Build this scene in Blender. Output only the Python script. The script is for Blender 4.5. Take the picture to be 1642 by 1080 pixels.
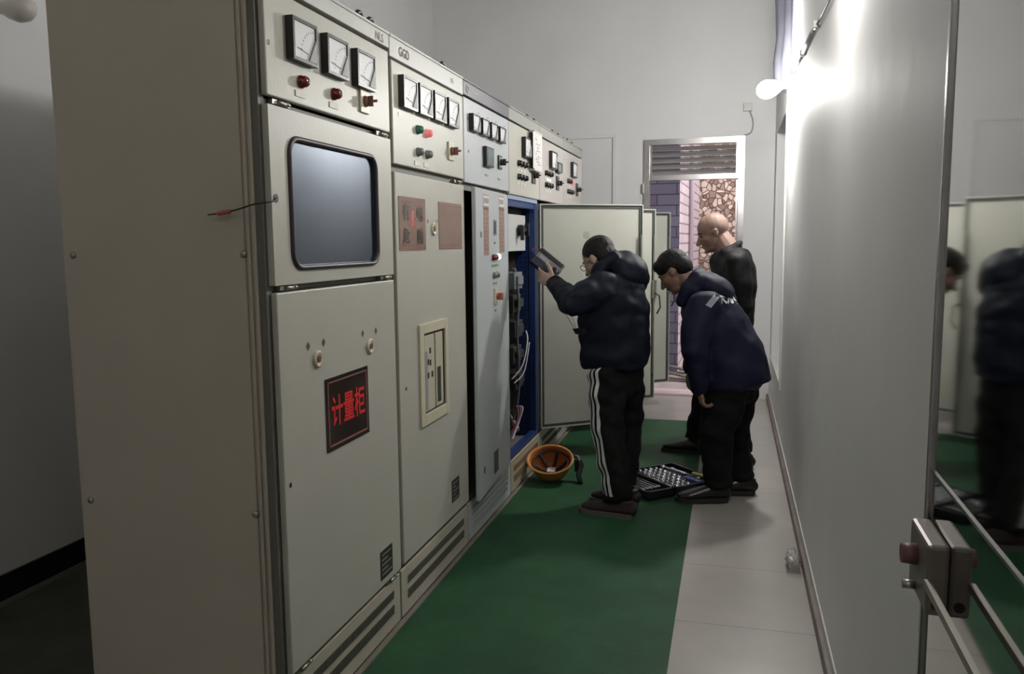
import bpy, bmesh, math, random
from mathutils import Vector, Matrix, noise
from mathutils.bvhtree import BVHTree
random.seed(7)
for o in list(bpy.data.objects): bpy.data.objects.remove(o)
S = bpy.context.scene
COL = S.collection
V = Vector
PI = math.pi

# ------------------------------------------------------------ camera
def make_camera():
    f, yaw, pit, roll = 1307.16, math.radians(15.111), math.radians(6.583), math.radians(-0.566)
    fw = V((-math.sin(yaw)*math.cos(pit), math.cos(yaw)*math.cos(pit), -math.sin(pit)))
    r = V((math.cos(yaw), math.sin(yaw), 0)); u = r.cross(fw)
    c, s = math.cos(roll), math.sin(roll)
    r2 = c*r + s*u; u2 = -s*r + c*u
    m = Matrix((r2, u2, -fw)).transposed().to_4x4(); m.translation = V((1.216, 0, 1.455))
    cd = bpy.data.cameras.new('camera'); cd.sensor_width = 36; cd.lens = 36*f/1642; cd.clip_start = .02
    o = bpy.data.objects.new('camera', cd); COL.objects.link(o); o.matrix_world = m; S.camera = o
make_camera()

# ------------------------------------------------------------ world, exposure
w = bpy.data.worlds.new('world'); S.world = w; w.use_nodes = True
bg = w.node_tree.nodes['Background']; bg.inputs[0].default_value = (1.0, .93, .95, 1); bg.inputs[1].default_value = 3.6
S.view_settings.view_transform = 'Standard'; S.view_settings.look = 'None'
S.view_settings.exposure = 0.0; S.view_settings.gamma = 1; S.view_settings.use_curve_mapping = False
BULB_WATT = 540.0      # emission of the lit bulb by the window

# ------------------------------------------------------------ materials
MATS = {}
def mat(name, col, rough=.6, metal=0, var=0., vscale=6, bump=0., bscale=60, emit=None, estr=0, trans=0, alpha=1, spec=.5, dirt=None, stretch=None, coat=0):
    if name in MATS: return MATS[name]
    m = bpy.data.materials.new(name); m.use_nodes = True; nt = m.node_tree; b = nt.nodes['Principled BSDF']
    b.inputs['Base Color'].default_value = (*col, 1); b.inputs['Roughness'].default_value = rough; b.inputs['Metallic'].default_value = metal
    b.inputs['Specular IOR Level'].default_value = spec; b.inputs['Coat Weight'].default_value = coat
    if trans: b.inputs['Transmission Weight'].default_value = trans
    if alpha < 1: b.inputs['Alpha'].default_value = alpha
    if emit: b.inputs['Emission Color'].default_value = (*emit, 1); b.inputs['Emission Strength'].default_value = estr
    tc = nt.nodes.new('ShaderNodeTexCoord'); mp = nt.nodes.new('ShaderNodeMapping'); nt.links.new(tc.outputs['Object'], mp.inputs[0])
    if stretch: mp.inputs['Scale'].default_value = stretch
    if var:
        n = nt.nodes.new('ShaderNodeTexNoise'); n.inputs['Scale'].default_value = vscale; n.inputs['Detail'].default_value = 5
        nt.links.new(mp.outputs[0], n.inputs[0])
        r = nt.nodes.new('ShaderNodeMapRange'); r.inputs[1].default_value = .3; r.inputs[2].default_value = .7
        r.inputs[3].default_value = 1-var; r.inputs[4].default_value = 1+var*.6; nt.links.new(n.outputs[0], r.inputs[0])
        x = nt.nodes.new('ShaderNodeMix'); x.data_type = 'RGBA'; x.blend_type = 'MULTIPLY'; x.inputs[0].default_value = 1
        x.inputs[6].default_value = (*col, 1); nt.links.new(r.outputs[0], x.inputs[7]); out = x.outputs[2]
        if dirt:
            n2 = nt.nodes.new('ShaderNodeTexNoise'); n2.inputs['Scale'].default_value = vscale*.6; n2.inputs['Detail'].default_value = 8; n2.inputs['Roughness'].default_value = .7
            nt.links.new(mp.outputs[0], n2.inputs[0])
            r2 = nt.nodes.new('ShaderNodeMapRange'); r2.inputs[1].default_value = .62; r2.inputs[2].default_value = .74; nt.links.new(n2.outputs[0], r2.inputs[0])
            x2 = nt.nodes.new('ShaderNodeMix'); x2.data_type = 'RGBA'; nt.links.new(r2.outputs[0], x2.inputs[0]); nt.links.new(out, x2.inputs[6])
            x2.inputs[7].default_value = (*dirt, 1); out = x2.outputs[2]
        nt.links.new(out, b.inputs['Base Color'])
    if bump:
        n = nt.nodes.new('ShaderNodeTexNoise'); n.inputs['Scale'].default_value = bscale; n.inputs['Detail'].default_value = 4
        nt.links.new(mp.outputs[0], n.inputs[0])
        bp = nt.nodes.new('ShaderNodeBump'); bp.inputs['Strength'].default_value = bump; bp.inputs['Distance'].default_value = .01
        nt.links.new(n.outputs[0], bp.inputs['Height']); nt.links.new(bp.outputs[0], b.inputs['Normal'])
    MATS[name] = m; return m

paint = mat('cream paint', (.50, .49, .43), .42, var=.05, vscale=3, bump=.05, bscale=90, dirt=(.42, .40, .34))
paint_side = mat('cabinet side paint', (.52, .475, .40), .5, var=.05, vscale=3, bump=.05, bscale=60, dirt=(.43, .39, .31))
paint_cool = mat('pale grey paint', (.50, .53, .55), .4, var=.04, vscale=3)
paint_pink = mat('warm grey paint', (.47, .44, .42), .45, var=.04, vscale=3)
paint_in = mat('door inside paint', (.475, .48, .42), .5, var=.05, vscale=3)
fasc = mat('white fascia paint', (.60, .60, .57), .4, var=.04)
fasc_dark = mat('dark grey fascia', (.10, .095, .115), .4)
frame_m = mat('cabinet frame paint', (.15, .145, .125), .55)
black = mat('black plastic', (.012, .012, .013), .35)
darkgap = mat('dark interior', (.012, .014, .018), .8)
rubber = mat('gasket and louvre shade', (.045, .055, .05), .7)
dialw = mat('dial white', (.72, .73, .74), .45)
dialgrey = mat('dial grey shade', (.30, .31, .31), .5)
steel = mat('stainless', (.46, .445, .445), .27, 1, var=.12, vscale=9)
chrome = mat('chrome', (.60, .63, .68), .22, 1)
zinc = mat('zinc hinge', (.42, .41, .37), .4, 1)
redlamp = mat('red lamp', (.16, .012, .012), .2, coat=.5)
redlit = mat('red lamp lit', (.7, .20, .19), .3, emit=(1, .22, .2), estr=.35)
greenlamp = mat('green lamp', (.05, .17, .12), .25, coat=.5)
greylamp = mat('grey lamp', (.17, .17, .16), .3, coat=.5)
whitelit = mat('white lamp and strip glow', (.9, .9, .8), .3, emit=(.95, 1, .8), estr=1.2)
label_m = mat('label strip', (.74, .71, .64), .5)
cream_pl = mat('cream plastic', (.62, .57, .43), .4)
brownknob = mat('brown knob', (.22, .10, .07), .4)
redknob = mat('orange red knob', (.42, .12, .07), .4)
signdark = mat('dark sign plate', (.035, .024, .02), .14, spec=.6)
signpink = mat('sign border', (.30, .12, .10), .3)
signred = mat('sign red letters', (.75, .03, .03), .4)
signbrown = mat('bronze sign plate', (.32, .21, .17), .22, .15, var=.1, vscale=5)
signblack = mat('sign black letters', (.012, .012, .012), .4)
notepink = mat('aged notice film', (.33, .20, .17), .35, var=.12, vscale=12)
notewhite = mat('white paper', (.72, .70, .68), .7)
ink = mat('ink', (.10, .07, .07), .6)
nameplate = mat('name plate black', (.04, .038, .035), .35)
nameline = mat('name plate lines', (.25, .23, .19), .4)
blue = mat('blue frame paint', (.010, .034, .15), .4, var=.08)
tile = None
skin = mat('skin', (.27, .165, .13), .5, var=.07, vscale=18, bump=.08, bscale=90)
skin_pale = mat('pale skin', (.43, .29, .235), .5, var=.06, vscale=18)
skin_tan = mat('tan skin', (.28, .165, .12), .5, var=.07, vscale=14, bump=.06, bscale=90)
hair_m = mat('black hair', (.006, .0055, .0055), .6, bump=.35, bscale=160, stretch=(1, 1, .3), spec=.3)
stubble = mat('shaved stubble', (.235, .15, .12), .6, var=.15, vscale=20, bump=.15, bscale=200)
lip_m = mat('lips', (.28, .11, .09), .5)
eye_m = mat('eye dark', (.02, .015, .012), .2)
jacket1 = mat('navy puffer cloth', (.0065, .009, .018), .6, var=.2, vscale=7, bump=.35, bscale=14, spec=.15)
jacket2 = mat('navy work cloth', (.0105, .0125, .034), .65, var=.15, vscale=7, bump=.3, bscale=16, spec=.2)
jacket3 = mat('black jacket cloth', (.0065, .0062, .007), .65, var=.2, vscale=8, bump=.35, bscale=16, spec=.2)
trous = mat('black trouser cloth', (.0065, .0062, .007), .8, var=.2, vscale=8, bump=.3, bscale=14, spec=.2)
white_st = mat('white stripe', (.62, .62, .61), .6)
reflect_st = mat('grey reflective strip', (.28, .31, .38), .4)
shoe_m = mat('dark brown shoe', (.025, .02, .02), .5, var=.3, vscale=20)
shoe_acc = mat('maroon shoe mesh', (.035, .021, .022), .85, var=.3, vscale=20)
shoe_blk = mat('black leather shoe', (.013, .012, .012), .3)
sole_m = mat('grey shoe sole', (.10, .09, .085), .6)
sole_blk = mat('black shoe sole', (.02, .019, .018), .6)
wire_blk = mat('black wire', (.02, .02, .022), .5)
wire_wht = mat('white wire', (.55, .55, .55), .5)

def nodes(name):
    m = bpy.data.materials.new(name); m.use_nodes = True; MATS[name] = m
    return m, m.node_tree, m.node_tree.nodes['Principled BSDF']
def mk_tiles():
    m, nt, b = nodes('floor tiles')
    tc = nt.nodes.new('ShaderNodeTexCoord'); mp = nt.nodes.new('ShaderNodeMapping'); nt.links.new(tc.outputs['Object'], mp.inputs[0])
    mp.inputs['Location'].default_value = (-.98, -.165, 0)
    br = nt.nodes.new('ShaderNodeTexBrick'); br.offset = 0; br.squash = 1
    br.inputs['Scale'].default_value = 1; br.inputs['Brick Width'].default_value = .58; br.inputs['Row Height'].default_value = .58
    br.inputs['Mortar Size'].default_value = .0022; br.inputs['Color1'].default_value = (.42, .40, .365, 1); br.inputs['Color2'].default_value = (.395, .375, .345, 1)
    br.inputs['Mortar'].default_value = (.20, .18, .165, 1); nt.links.new(mp.outputs[0], br.inputs[0])
    n = nt.nodes.new('ShaderNodeTexNoise'); n.inputs['Scale'].default_value = 2.5; n.inputs['Detail'].default_value = 6; nt.links.new(tc.outputs['Object'], n.inputs[0])
    r = nt.nodes.new('ShaderNodeMapRange'); r.inputs[1].default_value = .3; r.inputs[2].default_value = .7; r.inputs[3].default_value = .86; r.inputs[4].default_value = 1.05; nt.links.new(n.outputs[0], r.inputs[0])
    x = nt.nodes.new('ShaderNodeMix'); x.data_type = 'RGBA'; x.blend_type = 'MULTIPLY'; x.inputs[0].default_value = 1
    nt.links.new(br.outputs[0], x.inputs[6]); nt.links.new(r.outputs[0], x.inputs[7]); nt.links.new(x.outputs[2], b.inputs['Base Color'])
    b.inputs['Roughness'].default_value = .28; return m
tile = mk_tiles()
def mk_carpet():
    m, nt, b = nodes('green rubber matting')
    tc = nt.nodes.new('ShaderNodeTexCoord')
    n = nt.nodes.new('ShaderNodeTexNoise'); n.inputs['Scale'].default_value = 3; n.inputs['Detail'].default_value = 7; n.inputs['Roughness'].default_value = .65; nt.links.new(tc.outputs['Object'], n.inputs[0])
    c = nt.nodes.new('ShaderNodeValToRGB'); c.color_ramp.elements[0].position = .3; c.color_ramp.elements[1].position = .75
    c.color_ramp.elements[0].color = (.009, .050, .020, 1); c.color_ramp.elements[1].color = (.020, .096, .036, 1)
    nt.links.new(n.outputs[0], c.inputs[0])
    nt.links.new(c.outputs[0], b.inputs['Base Color']); b.inputs['Roughness'].default_value = .62; b.inputs['Specular IOR Level'].default_value = .3
    n2 = nt.nodes.new('ShaderNodeTexNoise'); n2.inputs['Scale'].default_value = 220; nt.links.new(tc.outputs['Object'], n2.inputs[0])
    bp = nt.nodes.new('ShaderNodeBump'); bp.inputs['Strength'].default_value = .4; bp.inputs['Distance'].default_value = .004
    nt.links.new(n2.outputs[0], bp.inputs['Height']); nt.links.new(bp.outputs[0], b.inputs['Normal']); return m
carpet_m = mk_carpet()
def mk_wall(name, col, rough=.55):
    m, nt, b = nodes(name)
    tc = nt.nodes.new('ShaderNodeTexCoord')
    n = nt.nodes.new('ShaderNodeTexNoise'); n.inputs['Scale'].default_value = 1.3; n.inputs['Detail'].default_value = 6; nt.links.new(tc.outputs['Object'], n.inputs[0])
    r = nt.nodes.new('ShaderNodeMapRange'); r.inputs[1].default_value = .3; r.inputs[2].default_value = .7; r.inputs[3].default_value = .93; r.inputs[4].default_value = 1.03; nt.links.new(n.outputs[0], r.inputs[0])
    # chips and marks
    n3 = nt.nodes.new('ShaderNodeTexNoise'); n3.inputs['Scale'].default_value = 9; n3.inputs['Detail'].default_value = 9; n3.inputs['Roughness'].default_value = .75; nt.links.new(tc.outputs['Object'], n3.inputs[0])
    r3 = nt.nodes.new('ShaderNodeMapRange'); r3.inputs[1].default_value = .70; r3.inputs[2].default_value = .74; r3.inputs[3].default_value = 1; r3.inputs[4].default_value = .8; nt.links.new(n3.outputs[0], r3.inputs[0])
    mm = nt.nodes.new('ShaderNodeMath'); mm.operation = 'MULTIPLY'; nt.links.new(r.outputs[0], mm.inputs[0]); nt.links.new(r3.outputs[0], mm.inputs[1])
    x = nt.nodes.new('ShaderNodeMix'); x.data_type = 'RGBA'; x.blend_type = 'MULTIPLY'; x.inputs[0].default_value = 1; x.inputs[6].default_value = (*col, 1)
    nt.links.new(mm.outputs[0], x.inputs[7]); nt.links.new(x.outputs[2], b.inputs['Base Color']); b.inputs['Roughness'].default_value = rough
    bp = nt.nodes.new('ShaderNodeBump'); bp.inputs['Strength'].default_value = .12; bp.inputs['Distance'].default_value = .01
    n2 = nt.nodes.new('ShaderNodeTexNoise'); n2.inputs['Scale'].default_value = 7; n2.inputs['Detail'].default_value = 5; nt.links.new(tc.outputs['Object'], n2.inputs[0])
    nt.links.new(n2.outputs[0], bp.inputs['Height']); nt.links.new(bp.outputs[0], b.inputs['Normal']); return m
wall_m = mk_wall('white plaster', (.74, .74, .74)); wall_gloss = mk_wall('white gloss paint', (.76, .76, .75), .62); wall_gloss.node_tree.nodes['Principled BSDF'].inputs['Specular IOR Level'].default_value = .25
wall_out = mk_wall('outer wall white', (.6, .6, .58))
def mk_brick(name, c1, c2, mortar, bw, bh, ms, rot=(0,0,0), rough=.8):
    m, nt, b = nodes(name)
    tc = nt.nodes.new('ShaderNodeTexCoord'); mp = nt.nodes.new('ShaderNodeMapping'); nt.links.new(tc.outputs['Object'], mp.inputs[0])
    mp.inputs['Rotation'].default_value = rot
    br = nt.nodes.new('ShaderNodeTexBrick'); br.inputs['Scale'].default_value = 1; br.inputs['Brick Width'].default_value = bw; br.inputs['Row Height'].default_value = bh
    br.inputs['Mortar Size'].default_value = ms; br.inputs['Color1'].default_value = (*c1, 1); br.inputs['Color2'].default_value = (*c2, 1); br.inputs['Mortar'].default_value = (*mortar, 1)
    nt.links.new(mp.outputs[0], br.inputs[0]); nt.links.new(br.outputs[0], b.inputs['Base Color']); b.inputs['Roughness'].default_value = rough
    bp = nt.nodes.new('ShaderNodeBump'); bp.inputs['Strength'].default_value = .6; bp.inputs['Distance'].default_value = .01; bp.invert = True
    nt.links.new(br.outputs['Fac'], bp.inputs['Height']); nt.links.new(bp.outputs[0], b.inputs['Normal']); return m
brick_grey = mk_brick('blue grey bricks', (.085, .08, .12), (.115, .105, .15), (.035, .03, .05), .42, .115, .007, (PI/2, 0, 0))
brick_white = mk_brick('white bricks', (.62, .52, .55), (.50, .42, .46), (.26, .21, .24), .5, .11, .010)
_nt = brick_white.node_tree; _tc = [n for n in _nt.nodes if n.type == 'TEX_COORD'][0]; _br = [n for n in _nt.nodes if n.type == 'TEX_BRICK'][0]
_sx = _nt.nodes.new('ShaderNodeSeparateXYZ'); _cx = _nt.nodes.new('ShaderNodeCombineXYZ'); _nt.links.new(_tc.outputs['Object'], _sx.inputs[0])
_nt.links.new(_sx.outputs[1], _cx.inputs[0]); _nt.links.new(_sx.outputs[2], _cx.inputs[1]); _nt.links.new(_cx.outputs[0], _br.inputs[0])
def mk_stone():
    m, nt, b = nodes('rubble stone')
    tc = nt.nodes.new('ShaderNodeTexCoord'); vo = nt.nodes.new('ShaderNodeTexVoronoi'); vo.feature = 'DISTANCE_TO_EDGE'; vo.inputs['Scale'].default_value = 15.0
    ns = nt.nodes.new('ShaderNodeTexNoise'); ns.inputs['Scale'].default_value = 7; nt.links.new(tc.outputs['Object'], ns.inputs[0])
    mx = nt.nodes.new('ShaderNodeMix'); mx.data_type = 'VECTOR'; mx.inputs[0].default_value = .05
    nt.links.new(tc.outputs['Object'], mx.inputs[4]); nt.links.new(ns.outputs['Color'], mx.inputs[5]); nt.links.new(mx.outputs[1], vo.inputs[0])
    v2 = nt.nodes.new('ShaderNodeTexVoronoi'); v2.inputs['Scale'].default_value = 15.0; nt.links.new(mx.outputs[1], v2.inputs[0])
    c = nt.nodes.new('ShaderNodeValToRGB'); c.color_ramp.elements[0].position = .02; c.color_ramp.elements[1].position = .09
    c.color_ramp.elements[0].color = (0, 0, 0, 1); c.color_ramp.elements[1].color = (1, 1, 1, 1); nt.links.new(vo.outputs[0], c.inputs[0])
    c2 = nt.nodes.new('ShaderNodeValToRGB'); c2.color_ramp.elements[0].color = (.20, .13, .095, 1); c2.color_ramp.elements[1].color = (.68, .58, .49, 1)
    sp = nt.nodes.new('ShaderNodeSeparateColor'); nt.links.new(v2.outputs['Color'], sp.inputs[0]); nt.links.new(sp.outputs[0], c2.inputs[0])
    x = nt.nodes.new('ShaderNodeMix'); x.data_type = 'RGBA'; nt.links.new(c.outputs[0], x.inputs[0]); x.inputs[6].default_value = (.15, .095, .07, 1); nt.links.new(c2.outputs[0], x.inputs[7])
    nt.links.new(x.outputs[2], b.inputs['Base Color']); b.inputs['Roughness'].default_value = .85
    bp = nt.nodes.new('ShaderNodeBump'); bp.inputs['Strength'].default_value = .8; bp.inputs['Distance'].default_value = .03
    nt.links.new(c.outputs[0], bp.inputs['Height']); nt.links.new(bp.outputs[0], b.inputs['Normal']); return m
stone_m = mk_stone()
def mk_glass(name, tint, ior=1.5, mixf=.25, rough=.04):
    m = bpy.data.materials.new(name); m.use_nodes = True; nt = m.node_tree; nt.nodes.clear()
    out = nt.nodes.new('ShaderNodeOutputMaterial'); t = nt.nodes.new('ShaderNodeBsdfTransparent'); t.inputs[0].default_value = (*tint, 1)
    g = nt.nodes.new('ShaderNodeBsdfGlossy'); g.inputs['Roughness'].default_value = rough; g.inputs[0].default_value = (.78, .86, 1, 1) if 'window' in name else (1, 1, 1, 1)
    mx = nt.nodes.new('ShaderNodeMixShader'); fr = nt.nodes.new('ShaderNodeFresnel'); fr.inputs[0].default_value = ior
    ad = nt.nodes.new('ShaderNodeMath'); ad.operation = 'ADD'; ad.inputs[1].default_value = mixf; ad.use_clamp = True
    nt.links.new(fr.outputs[0], ad.inputs[0]); nt.links.new(ad.outputs[0], mx.inputs[0]); nt.links.new(t.outputs[0], mx.inputs[1]); nt.links.new(g.outputs[0], mx.inputs[2]); nt.links.new(mx.outputs[0], out.inputs[0])
    MATS[name] = m; return m
winglass = mk_glass('viewing window glass', (.66, .70, .76), 1.5, .17, .16)
clear_pl = mk_glass('clear plastic film', (.85, .84, .82), 1.4, .10, .15)
mirror = mat('tinted mirror steel', (.56, .555, .54), .045, 1)
ceram = mat('lamp globe off', (.66, .63, .58), .3, coat=.4)
bulb_lit = mat('lit bulb', (1, 1, 1), .4, emit=(1, .985, .95), estr=BULB_WATT)
orange_m = mat('orange helmet plastic', (.66, .26, .06), .35, var=.06, coat=.2)
orange_in = mat('orange helmet inside', (.50, .155, .035), .45, var=.12)

# ------------------------------------------------------------ mesh builder
WO = {}                                   # world origin of each object, for parenting
class MB:
    def __init__(s): s.v = []; s.f = []; s.m = []; s.sm = []
    def add(s, vs, fs, m=0, smooth=False):
        n = len(s.v); s.v += [V(p) for p in vs]; s.f += [tuple(i+n for i in f) for f in fs]; s.m += [m]*len(fs); s.sm += [smooth]*len(fs); return s
    def box(s, x0, x1, y0, y1, z0, z1, m=0, bev=0):
        if bev:
            bm = bmesh.new(); bmesh.ops.create_cube(bm, size=1)
            for v in bm.verts: v.co = V(((x0+x1)/2+v.co.x*(x1-x0), (y0+y1)/2+v.co.y*(y1-y0), (z0+z1)/2+v.co.z*(z1-z0)))
            bmesh.ops.bevel(bm, geom=bm.edges[:], offset=bev, segments=2, affect='EDGES', profile=.5)
            bm.verts.index_update(); s.add([v.co for v in bm.verts], [[v.index for v in f.verts] for f in bm.faces], m); bm.free(); return s
        vs = [(x, y, z) for x in (x0, x1) for y in (y0, y1) for z in (z0, z1)]
        return s.add(vs, [(0,1,3,2),(4,6,7,5),(0,4,5,1),(2,3,7,6),(0,2,6,4),(1,5,7,3)], m)
    def obox(s, c, ax, ay, az, m=0):                 # oriented box, half-extent vectors
        c, ax, ay, az = V(c), V(ax), V(ay), V(az)
        vs = [c+i*ax+j*ay+k*az for i in (-1,1) for j in (-1,1) for k in (-1,1)]
        return s.add(vs, [(0,1,3,2),(4,6,7,5),(0,4,5,1),(2,3,7,6),(0,2,6,4),(1,5,7,3)], m)
    def tube(s, pts, r, n=10, m=0, lat=None, caps=True, dome=False, closed=False):   # r: number, list, or list of (a,b)
        pts = [V(p) for p in pts]; k = len(pts)
        if not isinstance(r, (list, tuple)): r = [r]*k
        r = [(x, x) if not isinstance(x, (tuple, list)) else x for x in r]
        if dome:
            P, R = [], []
            t0 = (pts[0]-pts[1]).normalized(); t1 = (pts[-1]-pts[-2]).normalized()
            for q in (0, 25, 50, 72):
                a = math.radians(90-q); P.append(pts[0]+t0*min(r[0])*math.sin(a)); c_ = max(math.cos(a), .02); R.append((r[0][0]*c_, r[0][1]*c_))
            P += pts; R += r
            for q in (72, 50, 25, 0):
                a = math.radians(90-q); P.append(pts[-1]+t1*min(r[-1])*math.sin(a)); c_ = max(math.cos(a), .02); R.append((r[-1][0]*c_, r[-1][1]*c_))
            pts, r = P, R; k = len(pts)
        vs = []; prev = None
        for i in range(k):
            if closed: t = (pts[(i+1) % k]-pts[i-1]).normalized()
            else: t = (pts[min(i+1, k-1)]-pts[max(i-1, 0)]).normalized()
            if lat is not None: a = V(lat)
            elif prev is not None: a = prev
            else: a = V((0,0,1)) if abs(t.z) < .9 else V((1,0,0))
            a = (a-a.dot(t)*t)
            if a.length < 1e-4: a = t.orthogonal()
            a.normalize(); prev = a; b = t.cross(a)
            for j in range(n):
                th = 2*PI*j/n; vs.append(pts[i]+a*(r[i][0]*math.cos(th))+b*(r[i][1]*math.sin(th)))
        fs = [(i*n+j, i*n+(j+1) % n, (i+1)*n+(j+1) % n, (i+1)*n+j) for i in range(k-1) for j in range(n)]
        if closed: fs += [((k-1)*n+j, (k-1)*n+(j+1) % n, (j+1) % n, j) for j in range(n)]
        s.add(vs, fs, m, True)
        if caps and not closed:
            q = len(s.v)-len(vs); s.f.append(tuple(q+j for j in range(n-1, -1, -1))); s.f.append(tuple(q+(k-1)*n+j for j in range(n))); s.m += [m, m]; s.sm += [False, False]
        return s
    def cyl(s, p0, p1, r0, r1=None, n=16, m=0): return s.tube([p0, p1], [r0, r0 if r1 is None else r1], n, m)
    def ell(s, c, rx, ry, rz, R=None, m=0, nu=20, nv=14):
        c = V(c); vs = []; fs = []
        for i in range(nv+1):
            ph = PI*i/nv
            for j in range(nu):
                th = 2*PI*j/nu; p = V((rx*math.sin(ph)*math.cos(th), ry*math.sin(ph)*math.sin(th), rz*math.cos(ph)))
                if R: p = R @ p
                vs.append(c+p)
        for i in range(nv):
            for j in range(nu): fs.append((i*nu+j, (i+1)*nu+j, (i+1)*nu+(j+1) % nu, i*nu+(j+1) % nu))
        return s.add(vs, fs, m, True)
    def lathe(s, prof, c, axis=(0,0,1), n=24, m=0):   # prof: (r, h) along axis
        ax = V(axis).normalized(); a = ax.orthogonal().normalized(); b = ax.cross(a); c = V(c)
        vs = [c+ax*h+a*r*math.cos(2*PI*j/n)+b*r*math.sin(2*PI*j/n) for r, h in prof for j in range(n)]
        return s.add(vs, [(i*n+j, i*n+(j+1) % n, (i+1)*n+(j+1) % n, (i+1)*n+j) for i in range(len(prof)-1) for j in range(n)], m, True)
    def mesh(s, origin=(0,0,0)):
        o = V(origin); me = bpy.data.meshes.new('mesh'); me.from_pydata([p-o for p in s.v], [], s.f); me.update()
        for i, p in enumerate(me.polygons): p.material_index = s.m[i]; p.use_smooth = s.sm[i]
        bm = bmesh.new(); bm.from_mesh(me)
        if any(s.sm): bmesh.ops.remove_doubles(bm, verts=bm.verts, dist=1e-6)
        bmesh.ops.recalc_face_normals(bm, faces=bm.faces); bm.to_mesh(me); bm.free(); return me
    def build(s, name, mats, parent=None, origin=None, **kw):
        if origin is None:
            n = max(1, len(s.v)); lo = [min(p[i] for p in s.v) for i in range(3)]; hi = [max(p[i] for p in s.v) for i in range(3)]
            origin = V(((lo[0]+hi[0])/2, (lo[1]+hi[1])/2, lo[2]))
        return link(name, s.mesh(origin), mats, parent, origin, **kw)
def link(name, me, mats, parent=None, origin=(0,0,0), label=None, cat=None, group=None, kind=None):
    o = bpy.data.objects.new(name, me); COL.objects.link(o)
    if not isinstance(mats, (list, tuple)): mats = [mats]
    if me is not None and len(me.materials) == 0:
        for m in mats: me.materials.append(m)
    WO[o.name] = V(origin)
    if parent is not None: o.parent = parent; o.location = V(origin)-WO[parent.name]
    else: o.location = origin
    tag(o, label, cat, group, kind); return o
def tag(o, label=None, cat=None, group=None, kind=None):
    if label: o['label'] = label
    if cat: o['category'] = cat
    if group: o['group'] = group
    if kind: o['kind'] = kind
def thing(name, loc, label, cat, group=None): return link(name, None, [], None, loc, label, cat, group)
def copy_tree(o, delta, parent=None, label=None):
    c = o.copy(); COL.objects.link(c)
    WO[c.name] = WO[o.name]+V(delta)
    if parent is not None: c.parent = parent; c.location = WO[c.name]-WO[parent.name]
    else: c.location = WO[c.name] if o.parent is None else c.location
    if label: c['label'] = label
    for ch in [x for x in o.children]:
        copy_tree(ch, delta, c)
    return c
FONT = None
def smooth_path(P, n=6):
    P = [V(p) for p in P]; out = []
    for i in range(len(P)-1):
        a, b, c_, d_ = P[max(i-1, 0)], P[i], P[i+1], P[min(i+2, len(P)-1)]
        for j in range(n):
            t = j/n; out.append(.5*((2*b)+(c_-a)*t+(2*a-5*b+4*c_-d_)*t*t+(3*b-a-3*c_+d_)*t**3))
    return out+[P[-1]]
def text_mesh(body, size, loc, right, up, depth=.0008, bold=.0, sx=1.0):
    cu = bpy.data.curves.new('t', 'FONT'); cu.body = body; cu.size = 1; cu.extrude = 0; cu.offset = bold; cu.align_x = 'CENTER'; cu.align_y = 'CENTER'; cu.resolution_u = 3
    ob = bpy.data.objects.new('t', cu); COL.objects.link(ob); dg = bpy.context.evaluated_depsgraph_get()
    me = bpy.data.meshes.new_from_object(ob.evaluated_get(dg)); bpy.data.objects.remove(ob)
    xs = [v.co.x for v in me.vertices]; ys = [v.co.y for v in me.vertices]
    cx, cy = (min(xs)+max(xs))/2, (min(ys)+max(ys))/2
    k = size/(max(ys)-min(ys)); right, up = V(right), V(up); nrm = right.cross(up)
    mb = MB(); mb.add([V(loc)+right*(v.co.x-cx)*k*sx+up*(v.co.y-cy)*k+nrm*depth for v in me.vertices], [tuple(p.vertices) for p in me.polygons])
    return mb
YR, ZU = V((0,1,0)), V((0,0,1))

def fuse(mb, voxel, smooth=4, fac=.6):
    me = mb.mesh(); ob = bpy.data.objects.new('tmp', me); COL.objects.link(ob)
    r = ob.modifiers.new('r', 'REMESH'); r.mode = 'VOXEL'; r.voxel_size = voxel; r.adaptivity = 0
    if smooth: s_ = ob.modifiers.new('s', 'SMOOTH'); s_.iterations = smooth; s_.factor = fac
    dg = bpy.context.evaluated_depsgraph_get(); out = bpy.data.meshes.new_from_object(ob.evaluated_get(dg)); bpy.data.objects.remove(ob)
    for p in out.polygons: p.use_smooth = True
    return out
def displace(me, fn):
    ns = [v.normal.copy() for v in me.vertices]
    for v, n in zip(me.vertices, ns): v.co += n*fn(v.co)
    me.update()
def shift(me, o):
    for v in me.vertices: v.co -= V(o)
    me.update(); return me

# ============================================================ SETTING
XW, YF, XL, YB, ZC = 1.564, 7.76, -1.65, -1.6, 4.0
def struct(name, mb, m, **kw): return mb.build(name, m, kind='structure', **kw)
struct('floor', MB().box(XL-.2, XW+.2, YB-.2, YF+.2, -.1, 0), tile, origin=(0,0,0))
struct('ceiling', MB().box(XL-.2, XW+.3, YB-.2, YF+.2, ZC, ZC+.15), mk_wall('dimmed ceiling', (.40, .40, .39)))  # grey tone chosen to cut the light bounced off this unseen ceiling
struct('wall_left', MB().box(XL-.2, XL, YB-.2, YF+.2, 0, ZC), wall_m)
struct('wall_front', MB().box(XL, XW, YB-.2, YB, 0, ZC), wall_m)
mb = MB().box(XL, .418, YF, YF+.22, 0, ZC).box(1.301, XW, YF, YF+.22, 0, ZC).box(.418, 1.301, YF, YF+.22, 2.365, ZC)
struct('wall_back', mb, wall_m)
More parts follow.
